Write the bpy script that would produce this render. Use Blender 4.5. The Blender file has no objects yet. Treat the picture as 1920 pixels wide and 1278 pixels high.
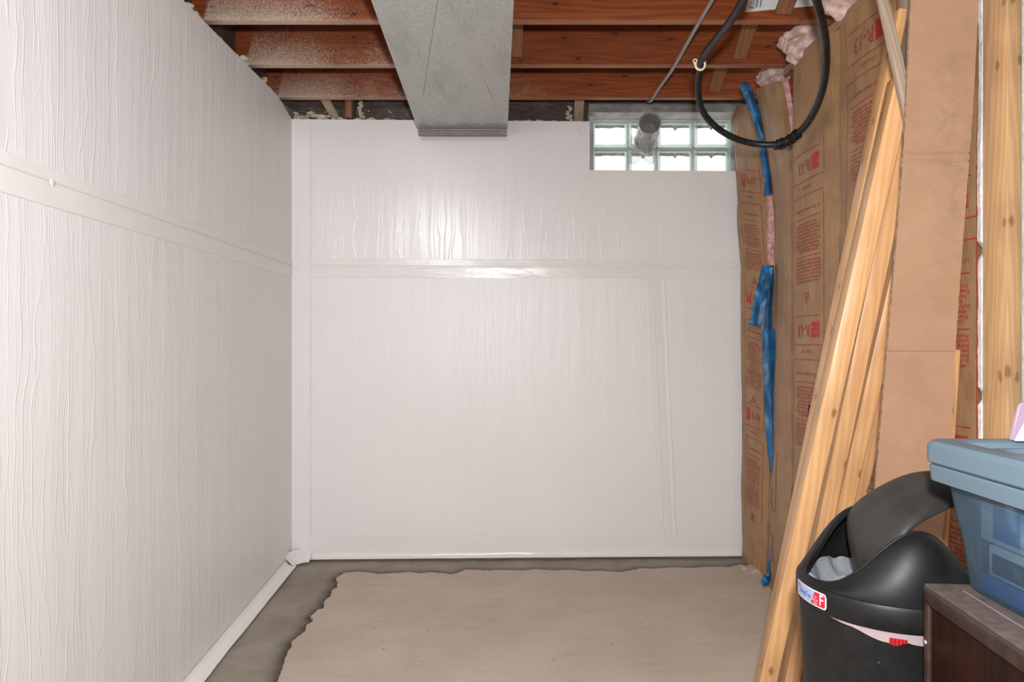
import bpy, bmesh, math, random
import numpy as np
from mathutils import Vector, Matrix, noise as mnoise

random.seed(7)
sc = bpy.context.scene
COL = sc.collection
F, CX, CY, CAMZ = 1290.0, 960.0, 650.0, 1.10

# ------------------------------------------------------------------ camera
cam_d = bpy.data.cameras.new('camera')
cam_d.sensor_width = 36.0
cam_d.lens = F / 1920 * 36.0
cam_d.shift_y = (CY - 639) / 1920.0
cam_d.clip_start = 0.02
cam = bpy.data.objects.new('camera', cam_d)
cam.location = (0, 0, CAMZ)
cam.rotation_euler = (math.pi / 2, 0, 0)
COL.objects.link(cam)
sc.camera = cam

# ------------------------------------------------------------------ world, lights, exposure
w = bpy.data.worlds.new('overcast_sky')
sc.world = w
w.use_nodes = True
w.node_tree.nodes['Background'].inputs['Color'].default_value = (0.97, 0.985, 1.0, 1)
w.node_tree.nodes['Background'].inputs['Strength'].default_value = 2.2

fl = bpy.data.lights.new('camera_flash', 'SPOT')
fl.energy = 168
fl.color = (0.985, 0.995, 1.0)
fl.spot_size = math.radians(152)
fl.spot_blend = 0.55
fl.shadow_soft_size = 0.045
flo = bpy.data.objects.new('camera_flash', fl)
flo.location = (0.05, 0.0, CAMZ + 0.22)
flo.rotation_euler = (math.radians(90 + 11), 0, math.radians(6))
COL.objects.link(flo)

bl = bpy.data.lights.new('ceiling_bounce_fill', 'AREA')  # added area light standing in for flash bounced off the ceiling
bl.shape = 'RECTANGLE'
bl.size = 0.85
bl.size_y = 0.5
bl.energy = 58
bl.color = (0.985, 0.995, 1.0)
blo = bpy.data.objects.new('ceiling_bounce_fill', bl)
blo.location = (-0.36, -0.40, 2.31)
blo.rotation_euler = (math.radians(52), 0, math.radians(4))
COL.objects.link(blo)

sc.view_settings.view_transform = 'Standard'
sc.view_settings.look = 'None'
sc.view_settings.gamma = 1.0
sc.view_settings.use_curve_mapping = False
sc.view_settings.exposure = 0.0
sc.cycles.max_bounces = 10
sc.cycles.transparent_max_bounces = 16

# ------------------------------------------------------------------ helpers
def P(px, py, d):
    return Vector(((px - CX) / F * d, d, CAMZ + (CY - py) / F * d))

def zf(x, y):
    """floor height: the old slab falls away towards the camera along the left wall"""
    s = min(1.0, max(0.0, (1.1 - x) / 2.25))
    return -0.1 * s * min(1.9, max(0.0, 3.57 - y))

def tag(o, label=None, cat=None, group=None, kind=None):
    if label: o['label'] = label
    if cat: o['category'] = cat
    if group: o['group'] = group
    if kind: o['kind'] = kind
    return o

def empty(name, loc=(0, 0, 0), rz=0.0):
    o = bpy.data.objects.new(name, None)
    o.empty_display_size = 0.05
    o.location = loc
    o.rotation_euler = (0, 0, rz)
    COL.objects.link(o)
    return o

def link(name, me, mat=None, parent=None, smooth=None):
    o = bpy.data.objects.new(name, me)
    COL.objects.link(o)
    if mat is not None:
        for m in (mat if isinstance(mat, (list, tuple)) else [mat]):
            me.materials.append(m)
    if parent is not None: o.parent = parent
    if smooth is not None:
        me.polygons.foreach_set('use_smooth', [True] * len(me.polygons))
        if smooth < 170:
            me.set_sharp_from_angle(angle=math.radians(smooth))
    return o

class MB:
    def __init__(s): s.v, s.f = [], []
    def add(s, vs, fs):
        b = len(s.v); s.v += [tuple(q) for q in vs]; s.f += [tuple(i + b for i in f) for f in fs]; return s
    def box(s, x0, x1, y0, y1, z0, z1, M=None):
        vs = [Vector((x, y, z)) for z in (z0, z1) for y in (y0, y1) for x in (x0, x1)]
        if M is not None: vs = [M @ q for q in vs]
        return s.add(vs, [(0, 2, 3, 1), (4, 5, 7, 6), (0, 1, 5, 4), (2, 6, 7, 3), (0, 4, 6, 2), (1, 3, 7, 5)])
    def grid(s, fn, nu, nv, flip=False):
        vs = [fn(i / nu, j / nv) for j in range(nv + 1) for i in range(nu + 1)]
        fs = []
        for j in range(nv):
            for i in range(nu):
                a = j * (nu + 1) + i
                q = (a, a + 1, a + nu + 2, a + nu + 1)
                fs.append(q[::-1] if flip else q)
        return s.add(vs, fs)
    def lathe(s, prof, n=64, c=(0, 0)):
        m = len(prof); vs = []; fs = []
        for k in range(n):
            a = 2 * math.pi * k / n
            vs += [(c[0] + r * math.cos(a), c[1] + r * math.sin(a), z) for r, z in prof]
        for k in range(n):
            for i in range(m - 1):
                a = k * m + i; b = ((k + 1) % n) * m + i
                fs.append((a, b, b + 1, a + 1))
        return s.add(vs, fs)
    def tube(s, pts, r, n=12, caps=True):
        pts = [Vector(p) for p in pts]; m = len(pts); vs = []; fs = []
        up = Vector((0, 0, 1)); prev = None
        for i, p in enumerate(pts):
            t = (pts[min(i + 1, m - 1)] - pts[max(i - 1, 0)]).normalized()
            if prev is None:
                a = t.cross(up if abs(t.z) < 0.9 else Vector((1, 0, 0))).normalized()
            else:
                a = (prev - t * prev.dot(t)).normalized()
            prev = a; b = t.cross(a)
            rr = r[i] if isinstance(r, (list, tuple)) else r
            vs += [p + (a * math.cos(2 * math.pi * k / n) + b * math.sin(2 * math.pi * k / n)) * rr for k in range(n)]
        for i in range(m - 1):
            for k in range(n):
                fs.append((i * n + k, i * n + (k + 1) % n, (i + 1) * n + (k + 1) % n, (i + 1) * n + k))
        if caps:
            fs.append(tuple(range(n))[::-1]); fs.append(tuple((m - 1) * n + k for k in range(n)))
        return s.add(vs, fs)
    def mesh(s, name):
        me = bpy.data.meshes.new(name); me.from_pydata(s.v, [], s.f); me.validate(); me.update(); return me
    def build(s, name, mat=None, parent=None, smooth=None, bevel=0, seg=2):
        me = s.mesh(name)
        bm = bmesh.new(); bm.from_mesh(me)
        bmesh.ops.recalc_face_normals(bm, faces=bm.faces)
        if bevel:
            es = [e for e in bm.edges if len(e.link_faces) == 2 and e.calc_face_angle(0) > 0.6]
            bmesh.ops.bevel(bm, geom=es, offset=bevel, segments=seg, affect='EDGES', profile=0.5, clamp_overlap=True)
        bm.to_mesh(me); bm.free()
        return link(name, me, mat, parent, smooth if smooth is not None else (40 if bevel else None))

def spline(pts, per=10):
    """Catmull-Rom through points (any dimension)"""
    pts = [np.array(p, float) for p in pts]; out = []
    for i in range(len(pts) - 1):
        p0 = pts[max(i - 1, 0)]; p1 = pts[i]; p2 = pts[i + 1]; p3 = pts[min(i + 2, len(pts) - 1)]
        for k in range(per):
            t = k / per
            out.append(0.5 * ((2 * p1) + (-p0 + p2) * t + (2 * p0 - 5 * p1 + 4 * p2 - p3) * t * t + (-p0 + 3 * p1 - 3 * p2 + p3) * t ** 3))
    out.append(pts[-1]); return out

def nz(x, y, z=0.0): return mnoise.noise(Vector((x, y, z)))

# ------------------------------------------------------------------ material helpers
class N:
    def __init__(s, name):
        s.m = bpy.data.materials.new(name); s.m.use_nodes = True
        s.t = s.m.node_tree; s.b = s.t.nodes['Principled BSDF']; s.out = s.t.nodes['Material Output']
    def n(s, typ, ins=None, out=0, **kw):
        nd = s.t.nodes.new(typ)
        for k, v in kw.items(): setattr(nd, k, v)
        for k, v in (ins or {}).items(): s.set(nd, k, v)
        return nd.outputs[out]
    def set(s, nd, k, v):
        i = nd.inputs[k]
        if isinstance(v, bpy.types.NodeSocket): s.t.links.new(v, i)
        else:
            if isinstance(v, (tuple, list)) and len(v) == 3 and i.type == 'RGBA': v = (*v, 1)
            i.default_value = v
    def p(s, **kw):
        for k, v in kw.items(): s.set(s.b, k.replace('_', ' '), v)
    def math(s, op, a, b=0.0, c=0.0, clamp=False): return s.n('ShaderNodeMath', {0: a, 1: b, 2: c}, operation=op, use_clamp=clamp)
    def mix(s, f, a, b, bt='MIX'): return s.n('ShaderNodeMixRGB', {0: f, 1: a, 2: b}, blend_type=bt)
    def ramp(s, f, stops, interp='LINEAR'):
        nd = s.t.nodes.new('ShaderNodeValToRGB'); s.set(nd, 0, f); nd.color_ramp.interpolation = interp
        e = nd.color_ramp.elements
        while len(e) < len(stops): e.new(0.5)
        for q, (pos, c) in zip(e, stops):
            q.position = pos; q.color = (*c, 1) if isinstance(c, (tuple, list)) else (c, c, c, 1)
        return nd.outputs[0]
    def sep(s, v): 
        nd = s.t.nodes.new('ShaderNodeSeparateXYZ'); s.set(nd, 0, v); return nd.outputs
    def comb(s, x, y, z=0.0): return s.n('ShaderNodeCombineXYZ', {0: x, 1: y, 2: z})
    def pos(s): return s.n('ShaderNodeNewGeometry')
    def obj(s): return s.n('ShaderNodeTexCoord', out=3)
    def noise(s, v, scale, detail=3.0, rough=0.5, dist=0.0): return s.n('ShaderNodeTexNoise', {'Vector': v, 'Scale': scale, 'Detail': detail, 'Roughness': rough, 'Distortion': dist})
    def scale(s, v, xyz): return s.n('ShaderNodeVectorMath', {0: v, 1: xyz}, operation='MULTIPLY')
    def step(s, v, a, b): return s.n('ShaderNodeMapRange', {0: v, 1: a, 2: b, 3: 0.0, 4: 1.0}, interpolation_type='SMOOTHSTEP')
    def bump(s, h, dist, strength=1.0, nrm=None):
        ins = {'Height': h, 'Distance': dist, 'Strength': strength}
        if nrm is not None: ins['Normal'] = nrm
        return s.n('ShaderNodeBump', ins)

def simple(name, col, rough=0.5, metal=0.0, spec=0.5, nscale=0, namp=0.0, bump=0.0, bscale=200):
    m = N(name); c = col
    if namp:
        v = m.noise(m.obj(), nscale, 4)
        c = m.mix(m.step(v, 0.35, 0.68), tuple(max(0, q * (1 - namp)) for q in col), tuple(min(1, q * (1 + namp)) for q in col))
    m.p(Base_Color=c, Roughness=rough, Metallic=metal)
    m.set(m.b, 'Specular IOR Level', spec)
    if bump: m.p(Normal=m.bump(m.noise(m.obj(), bscale, 3), bump))
    return m.m

def film(name, ridges=True, col=(0.87, 0.838, 0.832), rough=0.40, amp=1.0):
    m = N(name); x, y, z = m.sep(m.pos())
    u = m.math('ADD', x, y)
    small = m.noise(m.comb(m.math('MULTIPLY', u, 420.0), m.math('MULTIPLY', z, 420.0)), 1.0, 1)
    if ridges:
        def layer(K, a1, a2, off, wdt):
            w1 = m.noise(m.comb(m.math('MULTIPLY_ADD', u, 7.0, off), m.math('MULTIPLY', z, 1.1)), 1.0, 2)
            w2 = m.noise(m.comb(m.math('MULTIPLY_ADD', u, 16.0, off * 2), m.math('MULTIPLY', z, 5.0)), 1.0, 2)
            ph = m.math('ADD', m.math('MULTIPLY', u, K), m.math('ADD', m.math('MULTIPLY', w1, a1), m.math('MULTIPLY', w2, a2)))
            fr = m.math('ABSOLUTE', m.math('SUBTRACT', m.math('FRACT', ph), 0.5))
            rid = m.math('SUBTRACT', 1.0, m.step(fr, 0.0, wdt))
            on = m.step(m.noise(m.comb(m.math('MULTIPLY_ADD', u, 20.0, off * 3), m.math('MULTIPLY', z, 1.6)), 1.0, 2), 0.36, 0.6)
            return m.math('MULTIPLY', rid, on)
        h = m.math('MAXIMUM', layer(21.0, 4.2, 0.75, 3.1, 0.075), layer(33.0, 6.0, 1.0, 11.7, 0.10))
        h = m.math('ADD', h, m.math('MULTIPLY', layer(54.0, 8.0, 1.4, 23.3, 0.16), 0.35))
        wav = m.noise(m.comb(m.math('MULTIPLY', u, 9.0), m.math('MULTIPLY', z, 0.8)), 1.0, 2)
        n0 = m.bump(wav, 0.010 * amp, 0.5)
        n1 = m.bump(h, 0.0011 * amp, 0.6, n0)
    else:
        wav = m.noise(m.comb(m.math('MULTIPLY', u, 5.0), m.math('MULTIPLY', z, 14.0)), 1.0, 3)
        n1 = m.bump(wav, 0.004)
    nn = m.bump(small, 0.0003, 0.6, n1)
    tint = m.noise(m.comb(u, z), 2.2, 3)
    c = m.mix(m.step(tint, 0.3, 0.75), tuple(q * 0.975 for q in col), col)
    m.p(Base_Color=c, Roughness=rough, Normal=nn)
    m.set(m.b, 'Specular IOR Level', 0.45)
    return m.m

def wood(name, c1, c2, axis=2, knot=(0.13, 0.05, 0.02), dust_underlit=False, rough=0.55, stain=0.0, knots=1.0, var=0.25, band=34.0, dist_=16.0):
    m = N(name); o = m.obj()
    sc_ = [1.0, 1.0, 1.0]; sc_[axis] = 0.07
    rnd = m.n('ShaderNodeObjectInfo', out=5)
    o2 = m.n('ShaderNodeVectorMath', {0: o, 1: m.comb(m.math('MULTIPLY', rnd, 7.3), m.math('MULTIPLY', rnd, 3.1), m.math('MULTIPLY', rnd, 5.9))}, operation='ADD')
    v = m.scale(o2, tuple(sc_))
    warp = m.noise(v, 9.0, 2)
    wv = m.n('ShaderNodeTexWave', {'Vector': v, 'Scale': band, 'Distortion': m.math('MULTIPLY', warp, dist_), 'Detail': 2.0, 'Detail Scale': 1.2}, out=1, wave_type='BANDS', bands_direction='DIAGONAL')
    fib = m.noise(v, 160.0, 3)
    big = m.noise(v, 6.0, 2)
    g = m.math('ADD', m.math('MULTIPLY', wv, 0.55), m.math('MULTIPLY', fib, 0.45))
    col = m.mix(m.step(g, 0.2, 0.8), c1, c2)
    col = m.mix(m.math('MULTIPLY', m.step(big, 0.3, 0.7), var), col, tuple(q * 0.62 for q in c1))
    xyz = m.sep(o2); oth = [k for k in range(3) if k != axis]
    ku = m.math('MULTIPLY', m.math('ADD', xyz[oth[0]], xyz[oth[1]]), 9.0); kv = m.math('MULTIPLY', xyz[axis], 4.4)
    kw = m.scale(m.n('ShaderNodeTexNoise', {'Vector': o2, 'Scale': 40.0}, out=1), (0.10, 0.10, 0.0))
    vd = m.n('ShaderNodeTexVoronoi', {'Vector': m.n('ShaderNodeVectorMath', {0: m.comb(ku, kv), 1: kw}, operation='ADD'), 'Scale': 1.0}, voronoi_dimensions='2D')
    col = m.mix(m.math('MULTIPLY', m.math('SUBTRACT', 1.0, m.step(vd, 0.12, 0.42)), 0.30 * knots), col, tuple(q * 0.62 for q in c1))
    col = m.mix(m.math('MULTIPLY', m.math('SUBTRACT', 1.0, m.step(vd, 0.03, 0.085)), 0.8 * knots), col, knot)
    if stain:
        st = m.noise(o, 7.0, 5, 0.65)
        col = m.mix(m.math('MULTIPLY', m.step(st, 0.48, 0.7), stain), col, (0.25, 0.2, 0.17))
    if dust_underlit:
        x, y, z = m.sep(m.pos())
        speck = m.noise(m.scale(m.pos(), (300.0, 300.0, 240.0)), 1.0, 4, 0.7)
        broad = m.noise(m.pos(), 4.0, 3)
        left = m.math('MULTIPLY', m.math('SUBTRACT', 1.0, m.step(m.math('MULTIPLY_ADD', broad, 0.9, x), -0.75, 0.55)), m.step(m.math('MULTIPLY_ADD', z, -0.22, x), -1.735, -1.705))
        lowz = m.math('SUBTRACT', 1.0, m.step(z, 2.36, 2.53))
        mid = m.math('MULTIPLY', m.step(broad, 0.5, 0.72), 0.35)
        back = m.math('MULTIPLY', m.step(y, 3.25, 3.45), m.math('SUBTRACT', 1.0, m.step(m.math('MULTIPLY_ADD', broad, 0.6, x), 0.35, 0.75)))
        amt = m.math('MAXIMUM', left, m.math('MAXIMUM', mid, m.math('MULTIPLY', back, 0.62)))
        amt = m.math('MULTIPLY', amt, m.math('MULTIPLY_ADD', lowz, 0.55, 0.5))
        thr = m.math('SUBTRACT', 0.78, m.math('MULTIPLY', amt, 0.36))
        cov = m.step(m.math('SUBTRACT', speck, thr), -0.10, 0.11)
        under = m.math('MULTIPLY', m.math('SUBTRACT', 1.0, m.step(z, 2.355, 2.372)), m.math('MULTIPLY_ADD', m.math('SUBTRACT', 1.0, m.step(x, -0.7, -0.1)), 0.35, 0.6))  # joist bottoms painted paler, as if lit by bounce from the floor
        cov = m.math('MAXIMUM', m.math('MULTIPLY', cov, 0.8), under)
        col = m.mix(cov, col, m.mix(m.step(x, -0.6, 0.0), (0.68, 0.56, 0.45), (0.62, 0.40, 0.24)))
    m.p(Base_Color=col, Roughness=rough, Normal=m.bump(g, 0.0008, 0.5))
    m.set(m.b, 'Specular IOR Level', 0.35)
    return m.m

M = {}
M['film'] = film('white_wrinkled_film')
M['film_back'] = film('white_wrinkled_film_flat', amp=0.6, rough=0.38)
M['film_glossy'] = film('white_wrinkled_film_glossy', amp=0.6, rough=0.175)
M['tape'] = film('white_smooth_tape', False, (0.86, 0.825, 0.805), 0.19)
M['crease'] = simple('tape_crease', (0.5, 0.47, 0.45), 0.5)
M['joist'] = wood('joist_fir', (0.25, 0.058, 0.015), (0.35, 0.088, 0.024), 0, dust_underlit=True, knot=(0.05, 0.016, 0.008), var=0.45, band=15.0, dist_=34.0)
M['brace'] = wood('brace_fir', (0.24, 0.095, 0.042), (0.32, 0.14, 0.065), 2, stain=0.3, var=0.3)
M['pine'] = wood('pale_pine', (0.64, 0.34, 0.15), (0.72, 0.41, 0.19), 2, stain=0.0, knot=(0.26, 0.10, 0.035), rough=0.36, var=0.05)
M['pine_grey'] = wood('weathered_pine', (0.38, 0.27, 0.19), (0.47, 0.35, 0.25), 2, stain=0.5, knots=0.4)
M['stud'] = wood('stud_pine', (0.55, 0.325, 0.16), (0.63, 0.385, 0.195), 2, knot=(0.25, 0.12, 0.06), rough=0.4, var=0.08)
M['rim'] = wood('dark_rim_board', (0.075, 0.05, 0.042), (0.12, 0.08, 0.065), 0, stain=0.5)
M['plate'] = wood('plate_fir', (0.33, 0.19, 0.10), (0.42, 0.25, 0.14), 1)
M['old_wood'] = wood('subfloor_boards', (0.08, 0.04, 0.02), (0.12, 0.06, 0.03), 1)

def concrete(name, c1, c2, bumpd=0.002, damp=False, sc_=3.0):
    m = N(name); p = m.pos()
    a = m.noise(p, sc_, 6, 0.62); b = m.noise(p, 38.0, 4); c = m.noise(m.scale(p, (1, 3.5, 1)), 7.0, 5, 0.65)
    col = m.mix(m.step(a, 0.3, 0.7), c1, c2)
    col = m.mix(m.math('MULTIPLY', m.step(c, 0.5, 0.75), 0.32), col, tuple(q * 0.66 for q in c1))
    col = m.mix(m.math('MULTIPLY', m.step(b, 0.62, 0.74), 0.25), col, tuple(q * 0.55 for q in c1))
    sp = m.n('ShaderNodeTexVoronoi', {'Vector': p, 'Scale': 9.0})
    col = m.mix(m.math('MULTIPLY', m.math('SUBTRACT', 1.0, m.step(sp, 0.03, 0.07)), 0.6), col, tuple(q * 0.35 for q in c1))
    if damp:
        dm = m.n('ShaderNodeAttribute', out=2, attribute_name='damp')
        dd = m.math('MULTIPLY', dm, m.math('MULTIPLY_ADD', a, 0.7, 0.55))
        col = m.mix(m.step(dd, 0.18, 0.85), col, tuple(q * 0.26 for q in c1))
    m.p(Base_Color=col, Roughness=0.8, Normal=m.bump(m.math('ADD', m.math('MULTIPLY', b, 0.5), a), bumpd))
    m.set(m.b, 'Specular IOR Level', 0.25)
    return m.m
M['slab'] = concrete('old_slab', (0.485, 0.40, 0.325), (0.55, 0.46, 0.375), 0.0015)
M['cement'] = concrete('fresh_cement', (0.28, 0.235, 0.19), (0.36, 0.31, 0.255), 0.003, True, 5.0)
M['block'] = concrete('old_wall', (0.2, 0.19, 0.17), (0.34, 0.33, 0.31), 0.006, False, 12.0)
M['plaster'] = simple('painted_plaster', (0.62, 0.6, 0.58), 0.8, nscale=12, namp=0.12, bump=0.002, bscale=30)
M['dark_wall'] = simple('far_basement_wall', (0.42, 0.40, 0.38), 0.9, nscale=3, namp=0.15)

def galv():
    m = N('galvanised_steel'); p = m.pos()
    v = m.n('ShaderNodeTexVoronoi', {'Vector': p, 'Scale': 170.0}, out=1)
    g = m.n('ShaderNodeRGBToBW', {0: v})
    s = m.noise(m.scale(p, (6, 1.6, 6)), 1.6, 6, 0.65)
    c = m.mix(g, (0.44, 0.445, 0.435), (0.63, 0.635, 0.62))
    c = m.mix(m.math('MULTIPLY', m.step(s, 0.46, 0.72), 0.42), c, (0.31, 0.32, 0.32))
    x, y, z = m.sep(p)
    scr = m.noise(m.scale(p, (30, 2.0, 30)), 1.5, 2, 0.5, 1.5)
    c = m.mix(m.math('MULTIPLY', m.math('SUBTRACT', 1.0, m.step(m.math('ABSOLUTE', m.math('SUBTRACT', scr, 0.5)), 0.0, 0.008)), 0.5), c, (0.16, 0.165, 0.165))
    end = m.math('MULTIPLY', m.step(m.math('MULTIPLY_ADD', m.noise(p, 14.0, 4), 0.16, y), 3.475, 3.52), 0.6)
    c = m.mix(end, c, (0.23, 0.26, 0.265))
    m.p(Base_Color=c, Roughness=m.math('MULTIPLY_ADD', g, 0.12, 0.5), Metallic=0.25)
    return m.m
M['galv'] = galv()
M['galv_dark'] = simple('dull_flange', (0.235, 0.205, 0.185), 0.7, nscale=25, namp=0.1)

def kraft():
    m = N('kraft_paper'); o = m.obj()
    a = m.noise(o, 9.0, 5, 0.6); f = m.noise(m.scale(o, (1, 1, 0.25)), 130.0, 3); b = m.noise(o, 3.0, 2)
    c = m.mix(m.step(a, 0.3, 0.7), (0.295, 0.158, 0.073), (0.39, 0.222, 0.108))
    c = m.mix(m.math('MULTIPLY', f, 0.4), c, (0.30, 0.19, 0.095))
    c = m.mix(m.math('MULTIPLY', m.step(m.noise(m.scale(o, (1, 1, 0.2)), 22.0, 3), 0.64, 0.78), 0.4), c, (0.50, 0.37, 0.23))
    wr = m.noise(m.scale(o, (1, 1, 0.35)), 17.0, 4, 0.55, 0.6)
    m.p(Base_Color=c, Roughness=0.55, Normal=m.bump(wr, 0.009, 0.7, m.bump(f, 0.0006)))
    return m.m
M['kraft'] = kraft()
M['red_ink'] = simple('red_print_ink', (0.36, 0.055, 0.04), 0.6, nscale=120, namp=0.35)
M['red_ink_bright'] = simple('bright_red_print_ink', (0.46, 0.03, 0.025), 0.6, nscale=60, namp=0.2)
M['pink'] = simple('pink_fibreglass', (0.62, 0.33, 0.31), 0.95, spec=0.1, nscale=40, namp=0.25, bump=0.01, bscale=70)
M['pink_pale'] = simple('plastic_covered_fibreglass', (0.60, 0.42, 0.37), 0.42, nscale=22, namp=0.3, bump=0.006, bscale=28)
M['blue_tape'] = simple('blue_tape', (0.010, 0.105, 0.25), 0.45, nscale=14, namp=0.3, bump=0.0025, bscale=35)
M['foam'] = simple('spray_foam', (0.66, 0.60, 0.44), 0.85, nscale=30, namp=0.25, bump=0.012, bscale=60)
M['hose'] = simple('black_hose', (0.010, 0.010, 0.011), 0.45, nscale=60, namp=0.6)
M['cable'] = simple('grey_cable', (0.30, 0.28, 0.27), 0.5)
M['clip'] = simple('cream_plastic', (0.75, 0.66, 0.44), 0.45)
M['paper'] = simple('white_paper', (0.78, 0.77, 0.78), 0.7)
M['ink'] = simple('dark_ink', (0.10, 0.10, 0.12), 0.7)
M['gypsum'] = simple('gypsum_edge', (0.78, 0.75, 0.72), 0.9, nscale=30, namp=0.1, bump=0.006, bscale=60)
M['black'] = None
def cardboard():
    m = N('cardboard'); o = m.obj()
    x, y, z = m.sep(o)
    fl_ = m.n('ShaderNodeTexWave', {'Vector': o, 'Scale': 42.0, 'Distortion': 0.6}, out=1, bands_direction='Z')
    a = m.noise(o, 10.0, 5, 0.65); f = m.noise(m.scale(o, (3, 1, 1)), 160.0, 3)
    c = m.mix(m.step(a, 0.25, 0.75), (0.435, 0.245, 0.147), (0.50, 0.295, 0.182))
    c = m.mix(m.math('MULTIPLY', f, 0.3), c, (0.42, 0.25, 0.145))
    sc1 = m.math('MULTIPLY', m.step(m.noise(o, 26.0, 6, 0.75), 0.46, 0.66), m.math('MULTIPLY', m.step(x, 1.03, 1.12), m.math('MULTIPLY', m.step(z, 1.25, 1.5), m.math('SUBTRACT', 1.0, m.step(z, 1.75, 2.0)))))
    c = m.mix(m.math('MULTIPLY', sc1, 0.5), c, (0.27, 0.19, 0.14))
    m.p(Base_Color=c, Roughness=0.75, Normal=m.bump(m.math('MULTIPLY_ADD', f, 0.4, fl_), 0.0004, 0.5))
    m.set(m.b, 'Specular IOR Level', 0.25)
    return m.m
M['card'] = cardboard()
M['card_edge'] = simple('cardboard_cut_edge', (0.33, 0.22, 0.15), 0.9, nscale=90, namp=0.4)
def blackp():
    m = N('black_plastic'); o = m.obj()
    sm = m.step(m.noise(o, 7.0, 6, 0.7), 0.42, 0.75)
    c = m.mix(sm, (0.006, 0.006, 0.006), (0.016, 0.015, 0.0145))
    sp = m.n('ShaderNodeTexVoronoi', {'Vector': o, 'Scale': 34.0})
    c = m.mix(m.math('MULTIPLY', m.math('SUBTRACT', 1.0, m.step(sp, 0.03, 0.06)), 0.5), c, (0.2, 0.19, 0.18))
    m.p(Base_Color=c, Roughness=m.math('MULTIPLY_ADD', sm, 0.15, 0.46), Normal=m.bump(m.noise(o, 900.0, 1), 0.0002, 0.5))
    m.set(m.b, 'Specular IOR Level', 0.35)
    return m.m
M['black'] = blackp()
def dustyblack():
    m = N('dusty_black_plastic'); o = m.obj()
    sm = m.step(m.noise(o, 5.0, 6, 0.65), 0.3, 0.62)
    blot = m.step(m.noise(o, 11.0, 5, 0.7), 0.62, 0.68)
    c = m.mix(sm, (0.018, 0.0165, 0.0155), (0.040, 0.0365, 0.034))
    c = m.mix(blot, c, (0.018, 0.014, 0.013))
    m.p(Base_Color=c, Roughness=0.5)
    m.set(m.b, 'Specular IOR Level', 0.3)
    return m.m
M['black_dusty'] = dustyblack()
def veneer():
    m = N('walnut_veneer'); o = m.obj()
    v = m.scale(o, (9.0, 9.0, 0.7))
    a = m.noise(v, 3.0, 5, 0.6, 1.0); f = m.noise(v, 40.0, 2)
    c = m.mix(m.step(a, 0.3, 0.7), (0.009, 0.0026, 0.0012), (0.028, 0.0072, 0.003))
    c = m.mix(m.math('MULTIPLY', f, 0.4), c, (0.02, 0.008, 0.004))
    m.p(Base_Color=c, Roughness=0.45); m.set(m.b, 'Specular IOR Level', 0.12); return m.m
M['veneer'] = veneer()
M['veneer_trim'] = simple('walnut_trim', (0.040, 0.0185, 0.0135), 0.45, nscale=30, namp=0.3)
M['cab_top'] = simple('dusty_walnut_top', (0.115, 0.085, 0.072), 0.55, nscale=50, namp=0.2)
def bluebin(name, alpha, col=(0.19, 0.29, 0.39), rough=0.3):
    m = N(name)
    m.p(Base_Color=col, Roughness=rough)
    tr = m.n('ShaderNodeBsdfTranslucent', {0: col})
    a1 = m.n('ShaderNodeMixShader', {0: 0.42, 1: m.b.outputs[0], 2: tr})
    rf = m.n('ShaderNodeBsdfRefraction', {'Color': (0.62, 0.80, 0.92, 1), 'Roughness': 0.13, 'IOR': 1.12})
    tp = m.n('ShaderNodeBsdfTransparent', {0: (0.72, 0.87, 0.95, 1)})
    see = m.n('ShaderNodeMixShader', {0: 0.45, 1: rf, 2: tp})
    o = m.n('ShaderNodeMixShader', {0: alpha, 1: a1, 2: see})
    m.t.links.new(o, m.out.inputs[0]); return m.m
M['bin'] = bluebin('blue_translucent_plastic', 0.62)
M['lid'] = bluebin('blue_lid_plastic', 0.12, (0.25, 0.345, 0.42), 0.35)
def clear(name, fac, col=(0.85, 0.86, 0.87), bmp=0.004, sc_=40):
    m = N(name)
    m.p(Base_Color=col, Roughness=0.16, Normal=m.bump(m.noise(m.obj(), sc_, 4, 0.6, 0.8), bmp))
    tp = m.n('ShaderNodeBsdfTransparent', {0: (0.95, 0.96, 0.96, 1)})
    o = m.n('ShaderNodeMixShader', {0: fac, 1: m.b.outputs[0], 2: tp})
    m.t.links.new(o, m.out.inputs[0]); return m.m
M['bag'] = clear('clear_plastic_bag', 0.36, (0.60, 0.59, 0.58))
M['bag_front'] = clear('clear_plastic_bag_front', 0.8, (0.50, 0.49, 0.48))
M['liner'] = clear('bin_liner_film', 0.25, (0.30, 0.315, 0.34), 0.008, 22)
M['liner_pink'] = simple('liner_hem', (0.34, 0.25, 0.26), 0.5)
M['red_cord'] = simple('red_drawstring', (0.36, 0.007, 0.011), 0.45)
def glassring():
    m = N('green_glass_edge')
    m.p(Base_Color=(0.66, 0.74, 0.70, 1), Roughness=0.12)
    tr = m.n('ShaderNodeBsdfTranslucent', {0: (0.90, 0.95, 0.92, 1)})
    tp = m.n('ShaderNodeBsdfTransparent', {0: (0.86, 0.92, 0.89, 1)})
    a = m.n('ShaderNodeMixShader', {0: 0.5, 1: m.b.outputs[0], 2: tr})
    o = m.n('ShaderNodeMixShader', {0: 0.42, 1: a, 2: tp})
    m.t.links.new(o, m.out.inputs[0]); return m.m
M['glass_edge'] = glassring()
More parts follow.
